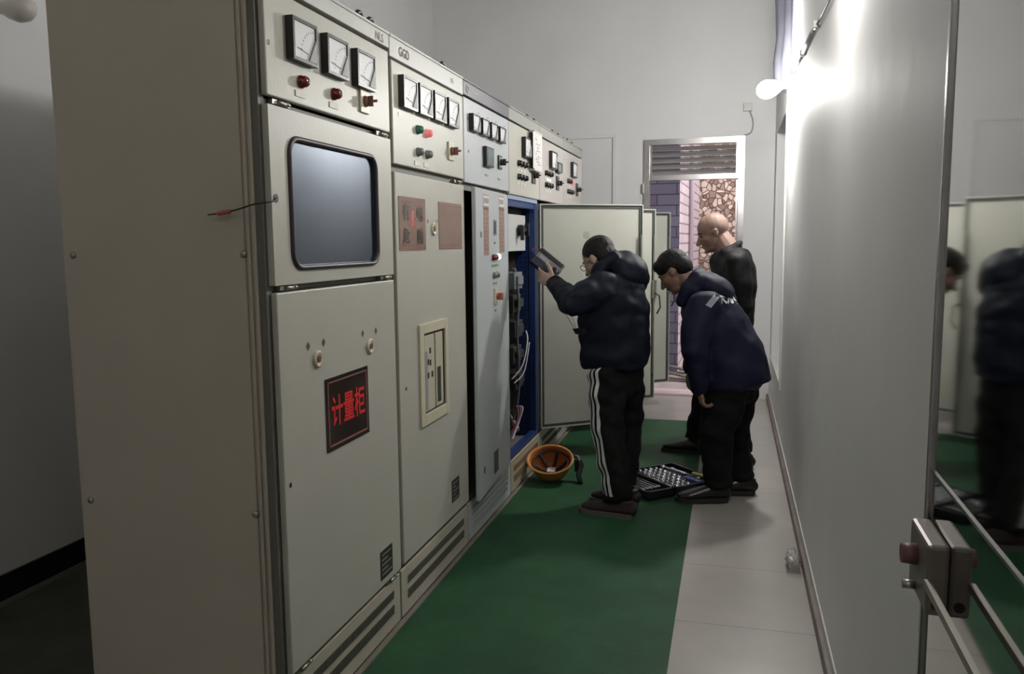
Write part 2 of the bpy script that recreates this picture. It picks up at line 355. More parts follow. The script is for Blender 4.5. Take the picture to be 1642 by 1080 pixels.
# right wall with window recess
wy0, wy1, wz0, wz1 = 6.0, 7.45, .44, 2.36
mb = MB().box(XW, XW+.3, YB-.2, wy0, 0, ZC).box(XW, XW+.3, wy1, YF+.2, 0, ZC).box(XW, XW+.3, wy0, wy1, 0, wz0).box(XW, XW+.3, wy0, wy1, wz1, ZC)
struct('wall_right', mb, wall_gloss)
wn = struct('window_1', MB().box(XW+.10, XW+.14, wy0, wy1, wz0, wz0+.05).box(XW+.10, XW+.14, wy0, wy1, wz1-.05, wz1).box(XW+.10, XW+.14, wy0, wy0+.05, wz0, wz1).box(XW+.10, XW+.14, wy1-.05, wy1, wz0, wz1).box(XW+.10, XW+.14, 6.70, 6.75, wz0, wz1), mat('window frame grey', (.25, .23, .24), .4), label='window set in the right wall')
MB().box(XW+.115, XW+.125, wy0+.05, wy1-.05, wz0+.05, wz1-.05).build('pane', mat('dark window pane', (.16, .16, .17), .15), wn)
MB().box(XW+.13, XW+.30, wy0, wy1, wz0, wz1).build('light_block', mat('window shutter', (.2, .2, .2), .6), wn)  # unseen block added behind the pane to keep sky light out
fr = MB().box(XW-.012, XW+.02, wy0-.03, wy0+.012, wz0-.04, wz1+.02).box(XW-.010, XW+.10, wy0, wy1, wz0-.025, wz0+.004)
fr.build('trim', fasc, wn)
struct('baseboard_right', MB().box(XW-.022, XW, 1.55, YF, 0, .05, bev=.003), mat('brown skirting', (.17, .135, .115), .5, var=.25, vscale=8))
struct('trim_1', MB().box(XW-.006, XW, 1.55, YF, .05, .085, bev=.002), fasc)
bl = mat('black skirting tile', (.008, .008, .008), .25)
struct('baseboard_left', MB().box(XL, XL+.012, YB, YF, .02, .125), bl)
struct('trim_2', MB().box(XL, XL+.018, YB, YF, 0, .02), mat('grout grey', (.15, .15, .14), .7))
struct('baseboard_back', MB().box(XL, .40, YF-.012, YF, 0, .10), mat('grey skirting', (.20, .18, .17), .5))
# far doorway frame with louvred transom
d = struct('door_1', MB().box(.408, .458, YF-.03, YF+.1, 0, 2.385).box(1.255, 1.305, YF-.03, YF+.1, 0, 2.385).box(.458, 1.255, YF-.03, YF+.1, 2.335, 2.385).box(.458, 1.255, YF-.02, YF+.08, 2.015, 2.06).box(.458, .48, YF+.0, YF+.07, 2.06, 2.335).box(1.233, 1.255, YF+.0, YF+.07, 2.06, 2.335), steel, label='doorway frame of polished stainless steel with louvred transom')
mb = MB()
for i in range(5):
    z = 2.078+i*.054
    mb.obox((.857, YF+.02, z+.006), (.376, 0, 0), (0, .012, .020), (0, .0012, -.0006))
    mb.box(.48, 1.233, YF+.012, YF+.045, z-.024, z-.019, 1)  # dark strip stands in for the shaded underside of the slat
mb.build('louvre', [mat('satin louvre steel', (.50, .47, .47), .42, .7), rubber], d)
MB().box(.396, .408, YF-.05, YF-.03, 1.90, 1.99).build('hinge', zinc, d)
MB().box(.455, 1.245, YF-.02, YF+.25, 0, .02).build('threshold', mat('pink marble', (.62, .50, .50), .3, var=.1), d)
MB().box(1.235, 1.255, YF+.05, YF+.10, .02, 2.015).build('stop', steel, d)
# outside
struct('floor_outside', MB().box(-4, 5, YF+.2, 14, -.06, .0), mat('dusty concrete', (.30, .25, .245), .85, var=.3, vscale=5), origin=(0, 8, 0))
struct('wall_outside_brick', MB().box(-3, .66, 9.0, 9.3, 0, 3.4), brick_grey, origin=(0,9,0))
struct('wall_outside_pier', MB().add([(.661, 9.0, 0), (.661, 9.0, 3.4), (.75, 12, 3.4), (.75, 12, 0), (.4, 9.3, 0), (.4, 9.3, 3.4), (.4, 12, 3.4), (.4, 12, 0)], [(0,3,2,1), (4,5,6,7), (0,1,5,4), (3,7,6,2), (1,2,6,5), (0,4,7,3)]), brick_white, origin=(0.66,9,0))
struct('trim_3', MB().cyl((.73, 10.2, 0), (.73, 10.2, 3.3), .028, n=10), mat('grey pipe', (.33, .28, .31), .5))
struct('wall_outside_stone', MB().box(.3, 5, 12, 12.4, 0, 4.0), stone_m, origin=(1,12,0))
struct('wall_outside_right', MB().box(2.6, 2.8, 8.0, 12, 0, 2.4), wall_out)
# rubbish by the outside wall
rb = thing('timber_offcuts', (.5, 8.75, 0), 'dark timber offcuts heaped outside the doorway by the brick wall', 'timber')
for i, (x0, y0, z0, x1, y1, z1) in enumerate([(.25, 8.9, .10, .80, 8.62, .03), (.3, 8.8, .05, .86, 8.7, .06), (.35, 8.65, .02, .8, 8.55, .02), (.3, 8.93, .16, .74, 8.75, .09)]):
    a = V((x1-x0, y1-y0, z1-z0))/2; MB().obox(((x0+x1)/2, (y0+y1)/2, (z0+z1)/2+.01), a, (.012, .03, 0), (0, 0, .009)).build('plank', mat('old timber', (.10, .085, .075), .8, var=.5, vscale=12), rb)
# green matting
MB().box(.03, 1.03, YB+.1, 6.65, 0, .006).build('rubber_mat', carpet_m, origin=(0,0,0), label='long green rubber mat laid along the front of the cabinets', cat='mat')
MB().box(XL+.03, -.70, YB+.1, 6.9, 0, .006).build('rubber_mat', mat('dark floor strip', (.055, .060, .042), .7, var=.3), origin=(-1.2,0,0), label='dark strip on the floor behind the cabinets', cat='mat')  # separate strip, coloured darker than the tiles
# metal edging along the plinths
MB().box(.012, .030, 1.9, 6.7, 0, .012).build('edging_strip', mat('dusty edging', (.20, .18, .15), .6, var=.2), label='thin dusty metal edging strip between the cabinets and the green mat', cat='edging')

# ============================================================ CABINETS
SE = [1.957, 2.785, 3.615, 4.40, 5.14, 5.90, 6.65]
D = .66
def shell(root, y0, y1, body_m, inner_m, ufloor):
    """side walls, back, top, bottom and front posts"""
    mb = MB().box(-D, -.03, y0+.002, y0+.02, .02, 2.19).box(-D, -.03, y1-.02, y1-.002, .02, 2.19)
    mb.box(-D, -D+.015, y0+.02, y1-.02, .02, 2.19).box(-D, -.03, y0+.002, y1-.002, 2.17, 2.195).box(-D, -.02, y0+.02, y1-.02, .02, .20)
    mb.box(-.03, 0, y0+.002, y0+.03, .02, 2.13).box(-.03, 0, y1-.03, y1-.002, .02, 2.13)
    mb.box(-.03, -.003, y0+.03, y1-.03, ufloor-.02, ufloor+.02).box(-.03, -.003, y0+.03, y1-.03, .19, .235).box(-.03, -.003, y0+.03, y1-.03, 2.10, 2.13)
    mb.build('body', body_m, root)
def fascia(root, y0, y1, m, z0=2.132):
    MB().box(-.03, .022, y0+.003, y1-.003, z0+.004, 2.192, bev=.002).box(-.05, .026, y0+.003, y1-.003, 2.192, 2.2, bev=.001).build('fascia', m, root)
def eyebolt(root, y, x=-.035):
    pts = [(x, y+.024*math.cos(a), 2.221+.024*math.sin(a)) for a in [2*PI*i/16 for i in range(16)]]
    mb = MB().tube(pts, .0075, 8, closed=True).cyl((x, y, 2.195), (x, y, 2.207), .012, n=12); mb.build('eyebolt', black, root)
def vents(root, y0, y1, m, z0=.03, vm=None, zs=((.075, .032), (.135, .028))):
    MB().box(0, .012, y0+.008, y1-.008, z0, .205, bev=.002).build('plinth', m, root)
    for z, h in zs:
        mb = MB().box(.012, .0135, y0+.07, y1-.07, z, z+h, 1); n = int((y1-y0-.14)/.0105)
        for i in range(n+1):
            y = y0+.07+i*.0105; mb.obox((.0145, y, z+h/2), (.002, 0, 0), (0, .0022, 0), (0, .002, h/2), 0)
        mb.build('vent', [vm or frame_m, darkgap], root)
def door_panel(root, name, y0, y1, z0, z1, m, x1=.02, g=.006):
    return MB().box(.001, x1, y0+g, y1-g, z0, z1, bev=.004).build(name, m, root)
def hinge(root, y, z):
    MB().box(.0, .014, y-.045, y+.045, z-.006, z+.006).cyl((.016, y-.02, z), (.016, y+.02, z), .006, n=10).cyl((.016, y+.026, z), (.016, y+.04, z), .005, n=10).build('hinge', zinc, root)
# prototype meter, lamp, switch: copied onto the panels
def make_meter(root, y, z, w=.122, h=.112, style=0, face=None):
    mb = MB(); x0, x1, t = .02, .044, .009 if h > .09 else .006
    mb.box(x0, x1, y-w/2, y-w/2+t, z-h/2, z+h/2).box(x0, x1, y+w/2-t, y+w/2, z-h/2, z+h/2).box(x0, x1, y-w/2+t, y+w/2-t, z-h/2, z-h/2+t).box(x0, x1, y-w/2+t, y+w/2-t, z+h/2-t, z+h/2)
    mb.box(x0, x0+.008, y-w/2+t, y+w/2-t, z-h/2+t, z+h/2-t)
    o = mb.build('meter', black, root)
    di = MB().box(.028, .040, y-w/2+t, y+w/2-t, z-h/2+t, z+h/2-t).build('dial', face or dialw, o)
    if style == 0:
        # dark corner cover with the needle pivot at lower right
        a, b = y+w/2-t, z-h/2+t; s = .32*w
        MB().add([(.0405, a, b), (.0405, a-s, b), (.0405, a, b+s*1.5), (.046, a, b), (.046, a-s, b), (.046, a, b+s*1.5)], [(0,2,1), (3,4,5), (0,1,4,3), (1,2,5,4), (2,0,3,5)]).build('corner_cover', dialgrey, o)
        mb = MB().obox((.0412, y-.012, z-.026), (.0003, 0, 0), (0, .032, -.004), (0, 0, .0008))
        for i in range(9):
            an = math.radians(98+i*10); R_ = .078
            mb.obox((.0412, a+R_*math.cos(an)*1.05, b+.012+R_*math.sin(an)*.95), (.0003, 0, 0), V((0, math.cos(an), math.sin(an)))*.003, (0, .0004, .0004))
        mb.build('needle', ink, o)
    return o
def make_lamp(root, y, z, m, r=.0155):
    MB().lathe([(r*1.15, .02), (r*1.15, .026), (r, .027), (r*.98, .038), (r*.75, .044), (.001, .046)], (0, y, z), (1,0,0), 18).build('indicator_lamp', m, root)
def make_tag(root, y, z, w=.05, h=.018, m=None):
    o = MB().box(.02, .0225, y-w/2, y+w/2, z-h/2, z+h/2).build('label_strip', m or label_m, root)
def make_switch(root, y, z, plate=None, knob=None, s=.06):
    o = MB().box(.02, .028, y-s/2, y+s/2, z-s/2*1.15, z+s/2*1.15, bev=.002).build('rotary_switch', plate or cream_pl, root)
    MB().cyl((.028, y, z), (.040, y, z), .019, .015).box(.040, .058, y-.005, y+.005, z-.017, z+.017, bev=.002).cyl((.05, y, z), (.070, y+.004, z+.001), .0045).build('knob', knob or brownknob, o)
def keyhole(root, y, z):
    MB().cyl((.02, y, z), (.0215, y, z), .0065, n=16, m=0).box(.0215, .022, y-.003, y+.003, z-.007, z+.007, 1).build('keyhole', [zinc, black], root)
def round_lock(root, y, z):
    o = MB().lathe([(.026, .02), (.026, .027), (.021, .030), (.017, .026), (.001, .025)], (0, y, z), (1,0,0), 24).build('round_lock', cream_pl, root)
    MB().cyl((.0255, y, z), (.029, y, z), .010, n=16).build('lock_core', brownknob, o)
def diamond(root, y, z, s=.014):
    MB().add([(.0208, y-s*.8, z), (.0208, y, z-s), (.0208, y+s*.8, z), (.0208, y, z+s)], [(0,1,2,3)]).build('mark', ink, root)
def name_plate(root, y, z, w=.105, h=.105):
    o = MB().box(.02, .022, y-w/2, y+w/2, z-h/2, z+h/2).build('name_plate', nameplate, root)
    mb = MB()
    for i in range(5):
        zz = z+h/2-.016-i*.018; mb.box(.022, .0224, y-w/2+.012, y+w/2-.012-.03*(i % 2), zz-.003, zz+.003)
    mb.build('plate_text', nameline, o)

# ---- C1 metering cabinet
y0, y1 = SE[0], SE[1]
c1 = thing('metering_cabinet', (-.33, 2.37, 0), 'nearest tall cream cabinet with glass viewing window and red-lettered dark sign', 'electrical cabinet', 'row of electrical cabinets')
mb = MB().box(-D, -.02, y0+.004, y0+.02, .0, 2.19).box(-D, -.03, y1-.02, y1-.002, .02, 2.19).box(-D, -D+.015, y0+.02, y1-.02, .02, 2.19)
mb.box(-D, -.03, y0+.002, y1-.002, 2.17, 2.195).box(-D, -.02, y0+.02, y1-.02, .02, .20)
mb.box(-.62, -.02, y0+.02, y1-.02, 1.315, 1.335).box(-.62, -.02, y0+.02, y1-.02, 1.835, 1.85)
mb.build('body', paint_side, c1)
MB().box(-.022, 0, y0, y0+.028, .0, 2.13).box(-.022, 0, y1-.028, y1-.002, .02, 2.13).box(-.022, -.003, y0+.028, y1-.028, 1.33, 1.342).box(-.022, -.003, y0+.028, y1-.028, 1.83, 1.845).box(-.022, -.003, y0+.028, y1-.028, .19, .22).box(-.022, -.003, y0+.028, y1-.028, 2.12, 2.14).build('front_frame', frame_m, c1)
MB().box(-.61, -.040, y0+.022, y0+.024, 1.34, 1.83).box(-.61, -.40, y1-.03, y1-.022, 1.34, 1.83).box(-.61, -.60, y0+.03, y1-.03, 1.34, 1.83).build('compartment_lining', mat('compartment grey', (.30, .31, .32), .5), c1)
# side ribs and bolts
MB().box(-.648, -.058, y0-.003, y0+.004, .02, 2.17, bev=.002).build('side_panel', paint_side, c1)
MB().box(-.048, -.040, y0-.006, y0+.004, .0, 2.19, bev=.002).box(-.030, -.022, y0-.004, y0+.004, .0, 2.19, bev=.001).build('side_rib', paint_side, c1)
for x in (-.62, -.062):
    for z in (1.432, .705): MB().lathe([(.010, 0), (.010, .003), (.007, .006), (.001, .0065)], (x, y0-.003, z), (0,-1,0), 14).build('side_bolt', zinc, c1)
fascia(c1, y0, y1, fasc, 2.142)
text_mesh('NLS', .028, (.0225, 2.70, 2.167), YR, ZU).build('fascia_lettering', ink, c1)
MB().box(.001, .02, y0+.014, y1-.008, 1.851, 2.134, bev=.004).build('instrument_panel', paint, c1)
# middle door with rounded viewing window
wy_a, wy_b, wz_a, wz_b = 2.070, 2.640, 1.392, 1.750
def rrect(ya, yb, za, zb, r, n=7):
    out = []
    for cy, cz, a0 in ((yb-r, zb-r, 0), (ya+r, zb-r, 90), (ya+r, za+r, 180), (yb-r, za+r, 270)):
        for i in range(n+1): a = math.radians(a0+90*i/n); out.append((cy+r*math.cos(a), cz+r*math.sin(a)))
    return out
inn = rrect(wy_a, wy_b, wz_a, wz_b, .045); oy0, oy1, oz0, oz1 = y0+.014, y1-.008, 1.345, 1.828
def radial_out(p):
    cy, cz = (wy_a+wy_b)/2, (wz_a+wz_b)/2; return p
outp = []
k = 8
corn = [(oy1, oz1), (oy0, oz1), (oy0, oz0), (oy1, oz0)]
for q in range(4):
    for i in range(k):
        # spread the outer points: first half along one edge to the corner, then the next edge
        cy, cz = corn[q]; iy, iz = inn[q*k+i]
        t = i/(k-1)
        if q in (0, 2): a = (cy, iz if t < .5 else cz); b = (iy if t > .5 else cy, cz)
        else: a = (iy if t < .5 else cy, cz); b = (cy, iz if t > .5 else cz)
        outp.append(corn[q] if i in (3, 4) else (a if t < .5 else b))
n_ = len(inn); vs = [(.02, a, b) for a, b in inn]+[(.02, a, b) for a, b in outp]+[(.001, a, b) for a, b in inn]+[(.001, a, b) for a, b in outp]
fs = []
for i in range(n_):
    j = (i+1) % n_; fs += [(i, j, n_+j, n_+i), (2*n_+i, 3*n_+i, 3*n_+j, 2*n_+j), (i, 2*n_+i, 2*n_+j, j), (n_+i, n_+j, 3*n_+j, 3*n_+i)]
md = MB().add(vs, fs).build('viewing_door', paint, c1)
MB().tube([(.021, a, b) for a, b in rrect(wy_a-.002, wy_b+.002, wz_a-.002, wz_b+.002, .047)], (.0085), 8, closed=True).build('window_gasket', mat('dark brown rubber', (.045, .035, .04), .4), md)
MB().box(.010, .014, wy_a-.001, wy_b+.001, wz_a-.001, wz_b+.001).build('viewing_pane', winglass, md)
MB().tube([(-.10, 2.10, 1.40), (-.12, 2.25, 1.43), (-.22, 2.42, 1.40), (-.3, 2.58, 1.46)], .005, 8).tube([(-.05, 2.09, 1.66), (-.06, 2.11, 1.52), (-.12, 2.18, 1.42)], .008, 8).tube([(-.2, 2.2, 1.36), (-.25, 2.4, 1.42), (-.3, 2.5, 1.50)], .004, 8).build('inner_cable', wire_wht, c1)
MB().box(-.45, -.30, 2.60, 2.72, 1.345, 1.80).build('inner_bracket', mat('pale bracket', (.35, .37, .42), .5), c1)
MB().box(.001, .02, y0+.018, y1-.008, .224, 1.325, bev=.004).build('lower_door', paint, c1)
vents(c1, y0+.03, y1-.0, paint_side, .02, frame_m)
hinge(c1, 2.05, 1.840); hinge(c1, 2.72, 1.840); hinge(c1, 2.72, 1.336); hinge(c1, 2.05, 1.336); hinge(c1, 2.70, .213); hinge(c1, 2.05, .213)
for yc in (2.146, 2.346, 2.548): make_meter(c1, yc, 2.022, .138, .116)
for yc in (2.149, 2.350): make_lamp(c1, yc, 1.915, redlamp, .016); make_tag(c1, yc-.005, 1.880, .054, .017)
make_switch(c1, 2.560, 1.926, s=.066)
keyhole(c1, 1.988, 1.988); keyhole(c1, 2.005, .78)
MB().cyl((.0202, 1.992, 1.581), (.0212, 1.992, 1.581), .012, n=20).build('cable_hole', black, c1)
round_lock(c1, 2.185, 1.115); round_lock(c1, 2.552, 1.108)
for yc, zc in ((2.134, 1.160), (2.228, 1.160), (2.500, 1.157), (2.606, 1.155)): diamond(c1, yc, zc)
o = MB().box(.02, .0235, 2.225, 2.525, .815, 1.045).build('metering_sign', signdark, c1, label='dark plate sign with three red characters')
mb = MB()
for a, b, c_, d_ in ((2.237, 2.513, 1.029, 1.033), (2.237, 2.513, .828, .834), (2.237, 2.242, .828, 1.033), (2.508, 2.513, .828, 1.033)): mb.box(.0235, .0242, a, b, c_, d_)
mb.build('sign_border', signpink, o)
text_mesh('计量柜', .098, (.0238, 2.375, .937), YR, ZU, bold=.018, sx=.78).build('sign_lettering', signred, o)
name_plate(c1, 2.640, .305)
eyebolt(c1, 2.665); eyebolt(c1, 2.755); eyebolt(c1, 2.02, -.5)
# rust mark strips on side: scuffs
# ---- C2
y0, y1 = SE[1], SE[2]
c2 = thing('distribution_cabinet', (-.33, 3.2, 0), 'second cream cabinet with two bronze warning signs and four meters', 'electrical cabinet', 'row of electrical cabinets')
shell(c2, y0, y1, frame_m, darkgap, 1.732)
fascia(c2, y0, y1, fasc, 2.118)
text_mesh('GGD', .034, (.0225, 2.92, 2.157), YR, ZU, bold=.02).build('fascia_lettering', ink, c2); text_mesh('N1', .022, (.0225, 3.46, 2.157), YR, ZU).build('fascia_lettering', ink, c2)
door_panel(c2, 'instrument_panel', y0+.012, y1, 1.746, 2.114, paint)
door_panel(c2, 'lower_door', y0+.016, y1, .228, 1.718, paint)
vents(c2, y0, y1, paint_side, .02, frame_m)
hinge(c2, 3.54, 1.731)
for yc in (2.930, 3.092, 3.256, 3.424): make_meter(c2, yc, 2.013, .138, .115)
make_lamp(c2, 3.042, 1.896, greenlamp); make_lamp(c2, 3.143, 1.894, redlit); make_lamp(c2, 3.042, 1.811, greylamp); make_lamp(c2, 3.140, 1.811, greylamp)
make_tag(c2, 3.030, 1.766); make_tag(c2, 3.130, 1.768)
make_switch(c2, 3.425, 1.853, s=.068)
keyhole(c2, 2.862, 1.93)
def bronze_sign(y0_, y1_, z0_, z1_, letters):
    o = MB().box(.02, .0225, y0_, y1_, z0_, z1_).build('warning_sign', signbrown, c2, label='bronze coloured danger sign' if letters else 'blank looking bronze coloured sign')
    mb = MB()
    for a, b, c_, d_ in ((y0_+.012, y1_-.012, z1_-.016, z1_-.012), (y0_+.012, y1_-.012, z0_+.014, z0_+.018)): MB().box(.0225, .0230, a, b, c_, d_).build('border_line', signpink, o)
    if letters:
        ym = (y0_+y1_)/2; mb = MB()
        for ch, yy, zz in (('有', ym-.070, z1_-.056), ('危', ym-.070, z0_+.056), ('电', ym+.075, z1_-.058), ('险', ym+.075, z0_+.054)):
            t = text_mesh(ch, .060, (.0232, yy, zz), YR, ZU, bold=.02, sx=1.15); mb.add(t.v, t.f)
        mb.build('sign_lettering', signblack, o)
        MB().add([(.0231, ym-.02, z1_-.05), (.0231, ym-.03, 1.52), (.0231, ym+.0, 1.52), (.0231, ym-.018, z0_+.06), (.0231, ym+.03, 1.545), (.0231, ym+.004, 1.545), (.0231, ym+.02, z1_-.05)], [(0,1,2,5,6), (2,3,4,5)]).build('lightning_bolt', mat('sign faded red', (.5, .10, .08), .4), o)
bronze_sign(2.835, 3.105, 1.430, 1.632, True); bronze_sign(3.262, 3.560, 1.432, 1.630, False)
round_lock(c2, 3.195, 1.515); diamond(c2, 3.135, 1.545, .010); diamond(c2, 3.245, 1.548, .008)
# inset breaker window
fy0, fy1, fz0, fz1 = 3.000, 3.330, .72, 1.135
mb = MB().box(.02, .030, fy0, fy0+.045, fz0, fz1, bev=.002).box(.02, .030, fy1-.035, fy1, fz0, fz1, bev=.002).box(.02, .030, fy0+.045, fy1-.035, fz0, fz0+.045, bev=.002).box(.02, .030, fy0+.045, fy1-.035, fz1-.04, fz1, bev=.002)
bk = mb.build('breaker_bezel', cream_pl, c2)
MB().box(.0202, .0215, fy0+.045, fy1-.035, fz0+.045, fz1-.04).build('breaker_recess', black, bk)
MB().box(.0215, .026, fy0+.055, fy0+.165, fz0+.055, fz1-.05).box(.0215, .026, fy0+.18, fy1-.065, fz0+.055, fz1-.05).build('breaker_face', mat('breaker cream', (.55, .51, .40), .4), bk)
mb = MB().box(.026, .0275, fy0+.195, fy0+.235, fz0+.07, fz0+.22)
mb.build('breaker_grille', nameplate, bk)
for a, b in ((.115, .30), (.115, .25), (.09, .255), (.09, .20), (.135, .20)): MB().box(.026, .0275, fy0+a-.008, fy0+a+.008, fz0+b-.012, fz0+b+.012).build('breaker_button', nameplate, bk)
MB().box(.026, .0268, fy0+.055, fy0+.085, fz0+.06, fz0+.30).build('breaker_shade', dialgrey, bk)
keyhole(c2, 2.865, .905); name_plate(c2, 3.415, .345, .10, .10)
eyebolt(c2, 3.50); MB().cyl((-.04, 3.56, 2.2), (-.04, 3.56, 2.225), .01, n=10).build('bolt', black, c2)
# ---- C3
y0, y1 = SE[2], SE[3]
c3 = thing('compensation_cabinet', (-.33, 4.0, 0), 'third cabinet with bluish grey front, dark top strip and door slightly ajar', 'electrical cabinet', 'row of electrical cabinets')
shell(c3, y0, y1, frame_m, darkgap, 1.722)
fascia(c3, y0, y1, fasc_dark, 2.125)
MB().tube([(.0235, 3.675+.016*math.cos(a), 2.160+.016*math.sin(a)) for a in [2*PI*i/14 for i in range(14)]], .0035, 6, closed=True).add([(.0225, 3.668, 2.155), (.0225, 3.683, 2.155), (.0225, 3.675, 2.17)], [(0,1,2)]).build('fascia_logo', notewhite, c3)
mb = MB()
for i in range(4): t = text_mesh('山东电气'[i], .024, (.0225, 3.725+i*.033, 2.158), YR, ZU, sx=1); mb.add(t.v, t.f)
mb.build('fascia_lettering', mat('fascia letter grey', (.45, .44, .47), .5), c3)
door_panel(c3, 'instrument_panel', y0, y1, 1.735, 2.12, paint_cool)
vents(c3, y0, y1, paint_cool, .02, mat('cool vent grey', (.40, .42, .43), .5), zs=((.07, .014), (.10, .014), (.13, .014), (.16, .014)))
for yc in (3.752, 3.902, 4.052, 4.207):
    make_meter(c3, yc, 2.016, .112, .078, style=0)
MB().box(.02, .04, 3.915, 4.045, 1.832, 1.930, bev=.003).build('controller', black, c3); MB().box(.04, .0412, 3.93, 4.035, 1.842, 1.920).build('controller_screen', mat('grey green screen', (.07, .13, .125), .3), c3)
make_switch(c3, 4.205, 1.876, plate=black, knob=black, s=.062)
MB().box(.0283, .0290, 4.185, 4.225, 1.852, 1.90).build('switch_face', paint_cool, c3)
make_tag(c3, 3.97, 1.792, .05, .010, mat('tiny green label', (.25, .32, .28), .5)); make_tag(c3, 4.20, 1.788, .05, .010, MATS['tiny green label'])
keyhole(c3, 3.68, 2.03); keyhole(c3, 3.685, 1.88)
MB().tube([(-.04, 3.98, 2.2), (-.05, 4.0, 2.225), (-.06, 4.06, 2.23), (-.06, 4.1, 2.205), (-.06, 4.14, 2.228), (-.06, 4.16, 2.2)], .004, 6).build('loose_wire', wire_blk, c3)
# ajar door: built closed relative to its hinge, then turned
hy = 4.362
def door_empty(root, hy, hx=.004):
    return (V((hx, hy, 0)))
def rot_mb(mb, pivot, ang):
    c_, s_ = math.cos(ang), math.sin(ang); p = V(pivot)
    mb.v = [V((p.x+(v.x-p.x)*c_-(v.y-p.y)*s_, p.y+(v.x-p.x)*s_+(v.y-p.y)*c_, v.z)) for v in mb.v]; return mb
A3 = math.radians(3.2); PV = (.004, hy, 0)
R3 = lambda mb: rot_mb(mb, PV, A3)
dr = R3(MB().box(.001, .022, y0+.034, hy-.002, .212, 1.715, bev=.004)).build('lower_door', paint_cool, c3)
for a, b, z0_, z1_ in ((3.795, 3.905, 1.395, 1.690), (4.135, 4.262, 1.405, 1.700)):
    o = R3(MB().box(.022, .0225, a, b, z0_, z1_)).build('paper_notice', notepink, dr)
    mb = MB().box(.0226, .0229, a+.003, b-.003, z1_-.055, z1_-.006)
    R3(mb).build('notice_heading', notewhite, o)
    mb = MB().box(.0226, .0229, a+.003, b-.003, z1_-.075, z1_-.062)
    for i in range(4): mb.box(.0229, .0231, a+.012+i*.025, a+.028+i*.025, z1_-.045+.004*(i % 2), z1_-.018)
    for i in range(9): mb.box(.0226, .0228, a+.012, b-.012-.02*(i % 3), z0_+.03+i*.021, z0_+.032+i*.021)
    R3(mb).build('notice_text', mat('faded brown ink', (.2, .11, .09), .6), o)
o = R3(MB().box(.022, .026, 4.005, 4.060, 1.495, 1.572)).build('counter', steel, dr); R3(MB().box(.026, .0275, 4.015, 4.05, 1.503, 1.564)).build('counter_window', mat('counter blue', (.02, .03, .06), .2), o)
gl = mat('green label', (.16, .34, .10), .5)
for i, m_ in enumerate((redlamp, brownknob, whitelit)): R3(MB().lathe([(.016, .022), (.016, .03), (.012, .040), (.001, .043)], (0, 3.975+i*.055, 1.382-i*-.001), (1,0,0), 16)).build('indicator_lamp', m_, dr)
for i in range(3): R3(MB().box(.022, .0232, 3.955+i*.055, 3.995+i*.055, 1.334, 1.347)).build('label_strip', gl, dr)
for i in range(2): R3(MB().lathe([(.017, .022), (.017, .03), (.012, .040), (.001, .041)], (0, 3.998+i*.062, 1.292), (1,0,0), 16)).build('push_button', greylamp, dr)
for i in range(2): R3(MB().box(.022, .0232, 3.975+i*.055, 4.015+i*.055, 1.243, 1.256)).build('label_strip', gl, dr)
o = R3(MB().box(.022, .030, 4.00, 4.062, 1.140, 1.225, bev=.002)).build('rotary_switch', cream_pl, dr); R3(MB().cyl((.03, 4.04, 1.182), (.040, 4.04, 1.182), .018).box(.040, .062, 4.034, 4.046, 1.163, 1.200, bev=.003)).build('knob', redknob, o)
for z in (1.455, 1.11): R3(MB().box(.022, .0232, 4.012, 4.045, z-.005, z+.005)).build('label_strip', ink, dr)
R3(MB().box(.022, .026, 3.735, 3.755, 1.482, 1.510)).build('keyhole', zinc, dr); R3(MB().box(.022, .026, 3.735, 3.755, .33, .36)).build('keyhole', zinc, dr)
R3(MB().box(.022, .0235, 3.955, 4.055, .262, .378)).build('name_plate', mat('name plate grey', (.10, .105, .11), .4), dr)
text_col = MB()
# ---- open cabinets C4, C5, C6
def open_door(root, hy, ang, width, z0, z1):
    a = math.radians(ang); d_ = V((math.cos(a), math.sin(a), 0)); n = V((d_.y, -d_.x, 0)) # inner face normal toward camera
    h = V((.012, hy, 0)); U = V((0,0,1))
    def P(s, t, z): return h+d_*s+n*t+U*z
    def slab(mb, s0, s1, t0, t1, za, zb, m=0):
        c_ = P((s0+s1)/2, (t0+t1)/2, (za+zb)/2); return mb.obox(c_, d_*(s1-s0)/2, n*(t1-t0)/2, U*(zb-za)/2, m)
    dr = slab(MB(), 0, width, -.004, 0, z0, z1)
    for s0, s1, za, zb in ((0, .008, z0, z1), (width-.008, width, z0, z1), (.008, width-.008, z0, z0+.008), (.008, width-.008, z1-.008, z1)): slab(dr, s0, s1, 0, .018, za, zb)
    dr = dr.build('door', paint_in, root, label='open door seen from its inside')
    g = MB()
    for s0, s1, za, zb in ((.009, .026, z0+.009, z1-.009), (width-.026, width-.009, z0+.009, z1-.009), (.026, width-.026, z0+.009, z0+.026), (.026, width-.026, z1-.026, z1-.009)): slab(g, s0, s1, 0, .012, za, zb)
    g.build('door_gasket', rubber, dr)
    mb = MB(); slab(mb, .026, width-.026, .0, .006, z0+.026, z1-.026); mb.build('door_lining', paint_in, dr)
    # latch on the outer edge
    mb = MB(); slab(mb, width-.030, width-.006, .02, .045, 1.02, 1.16); slab(mb, width-.022, width-.014, .02, .03, z0+.2, z1-.2); mb.build('latch', zinc, dr)
    mb = MB(); mb.tube([P(width-.02, .045, 1.06), P(width+.01, .06, 1.04), P(width+.02, .06, .95), P(width-.005, .05, .90)], .006, 8)
    mb.build('latch_cable', wire_blk, dr)
    return dr, P, n, d_
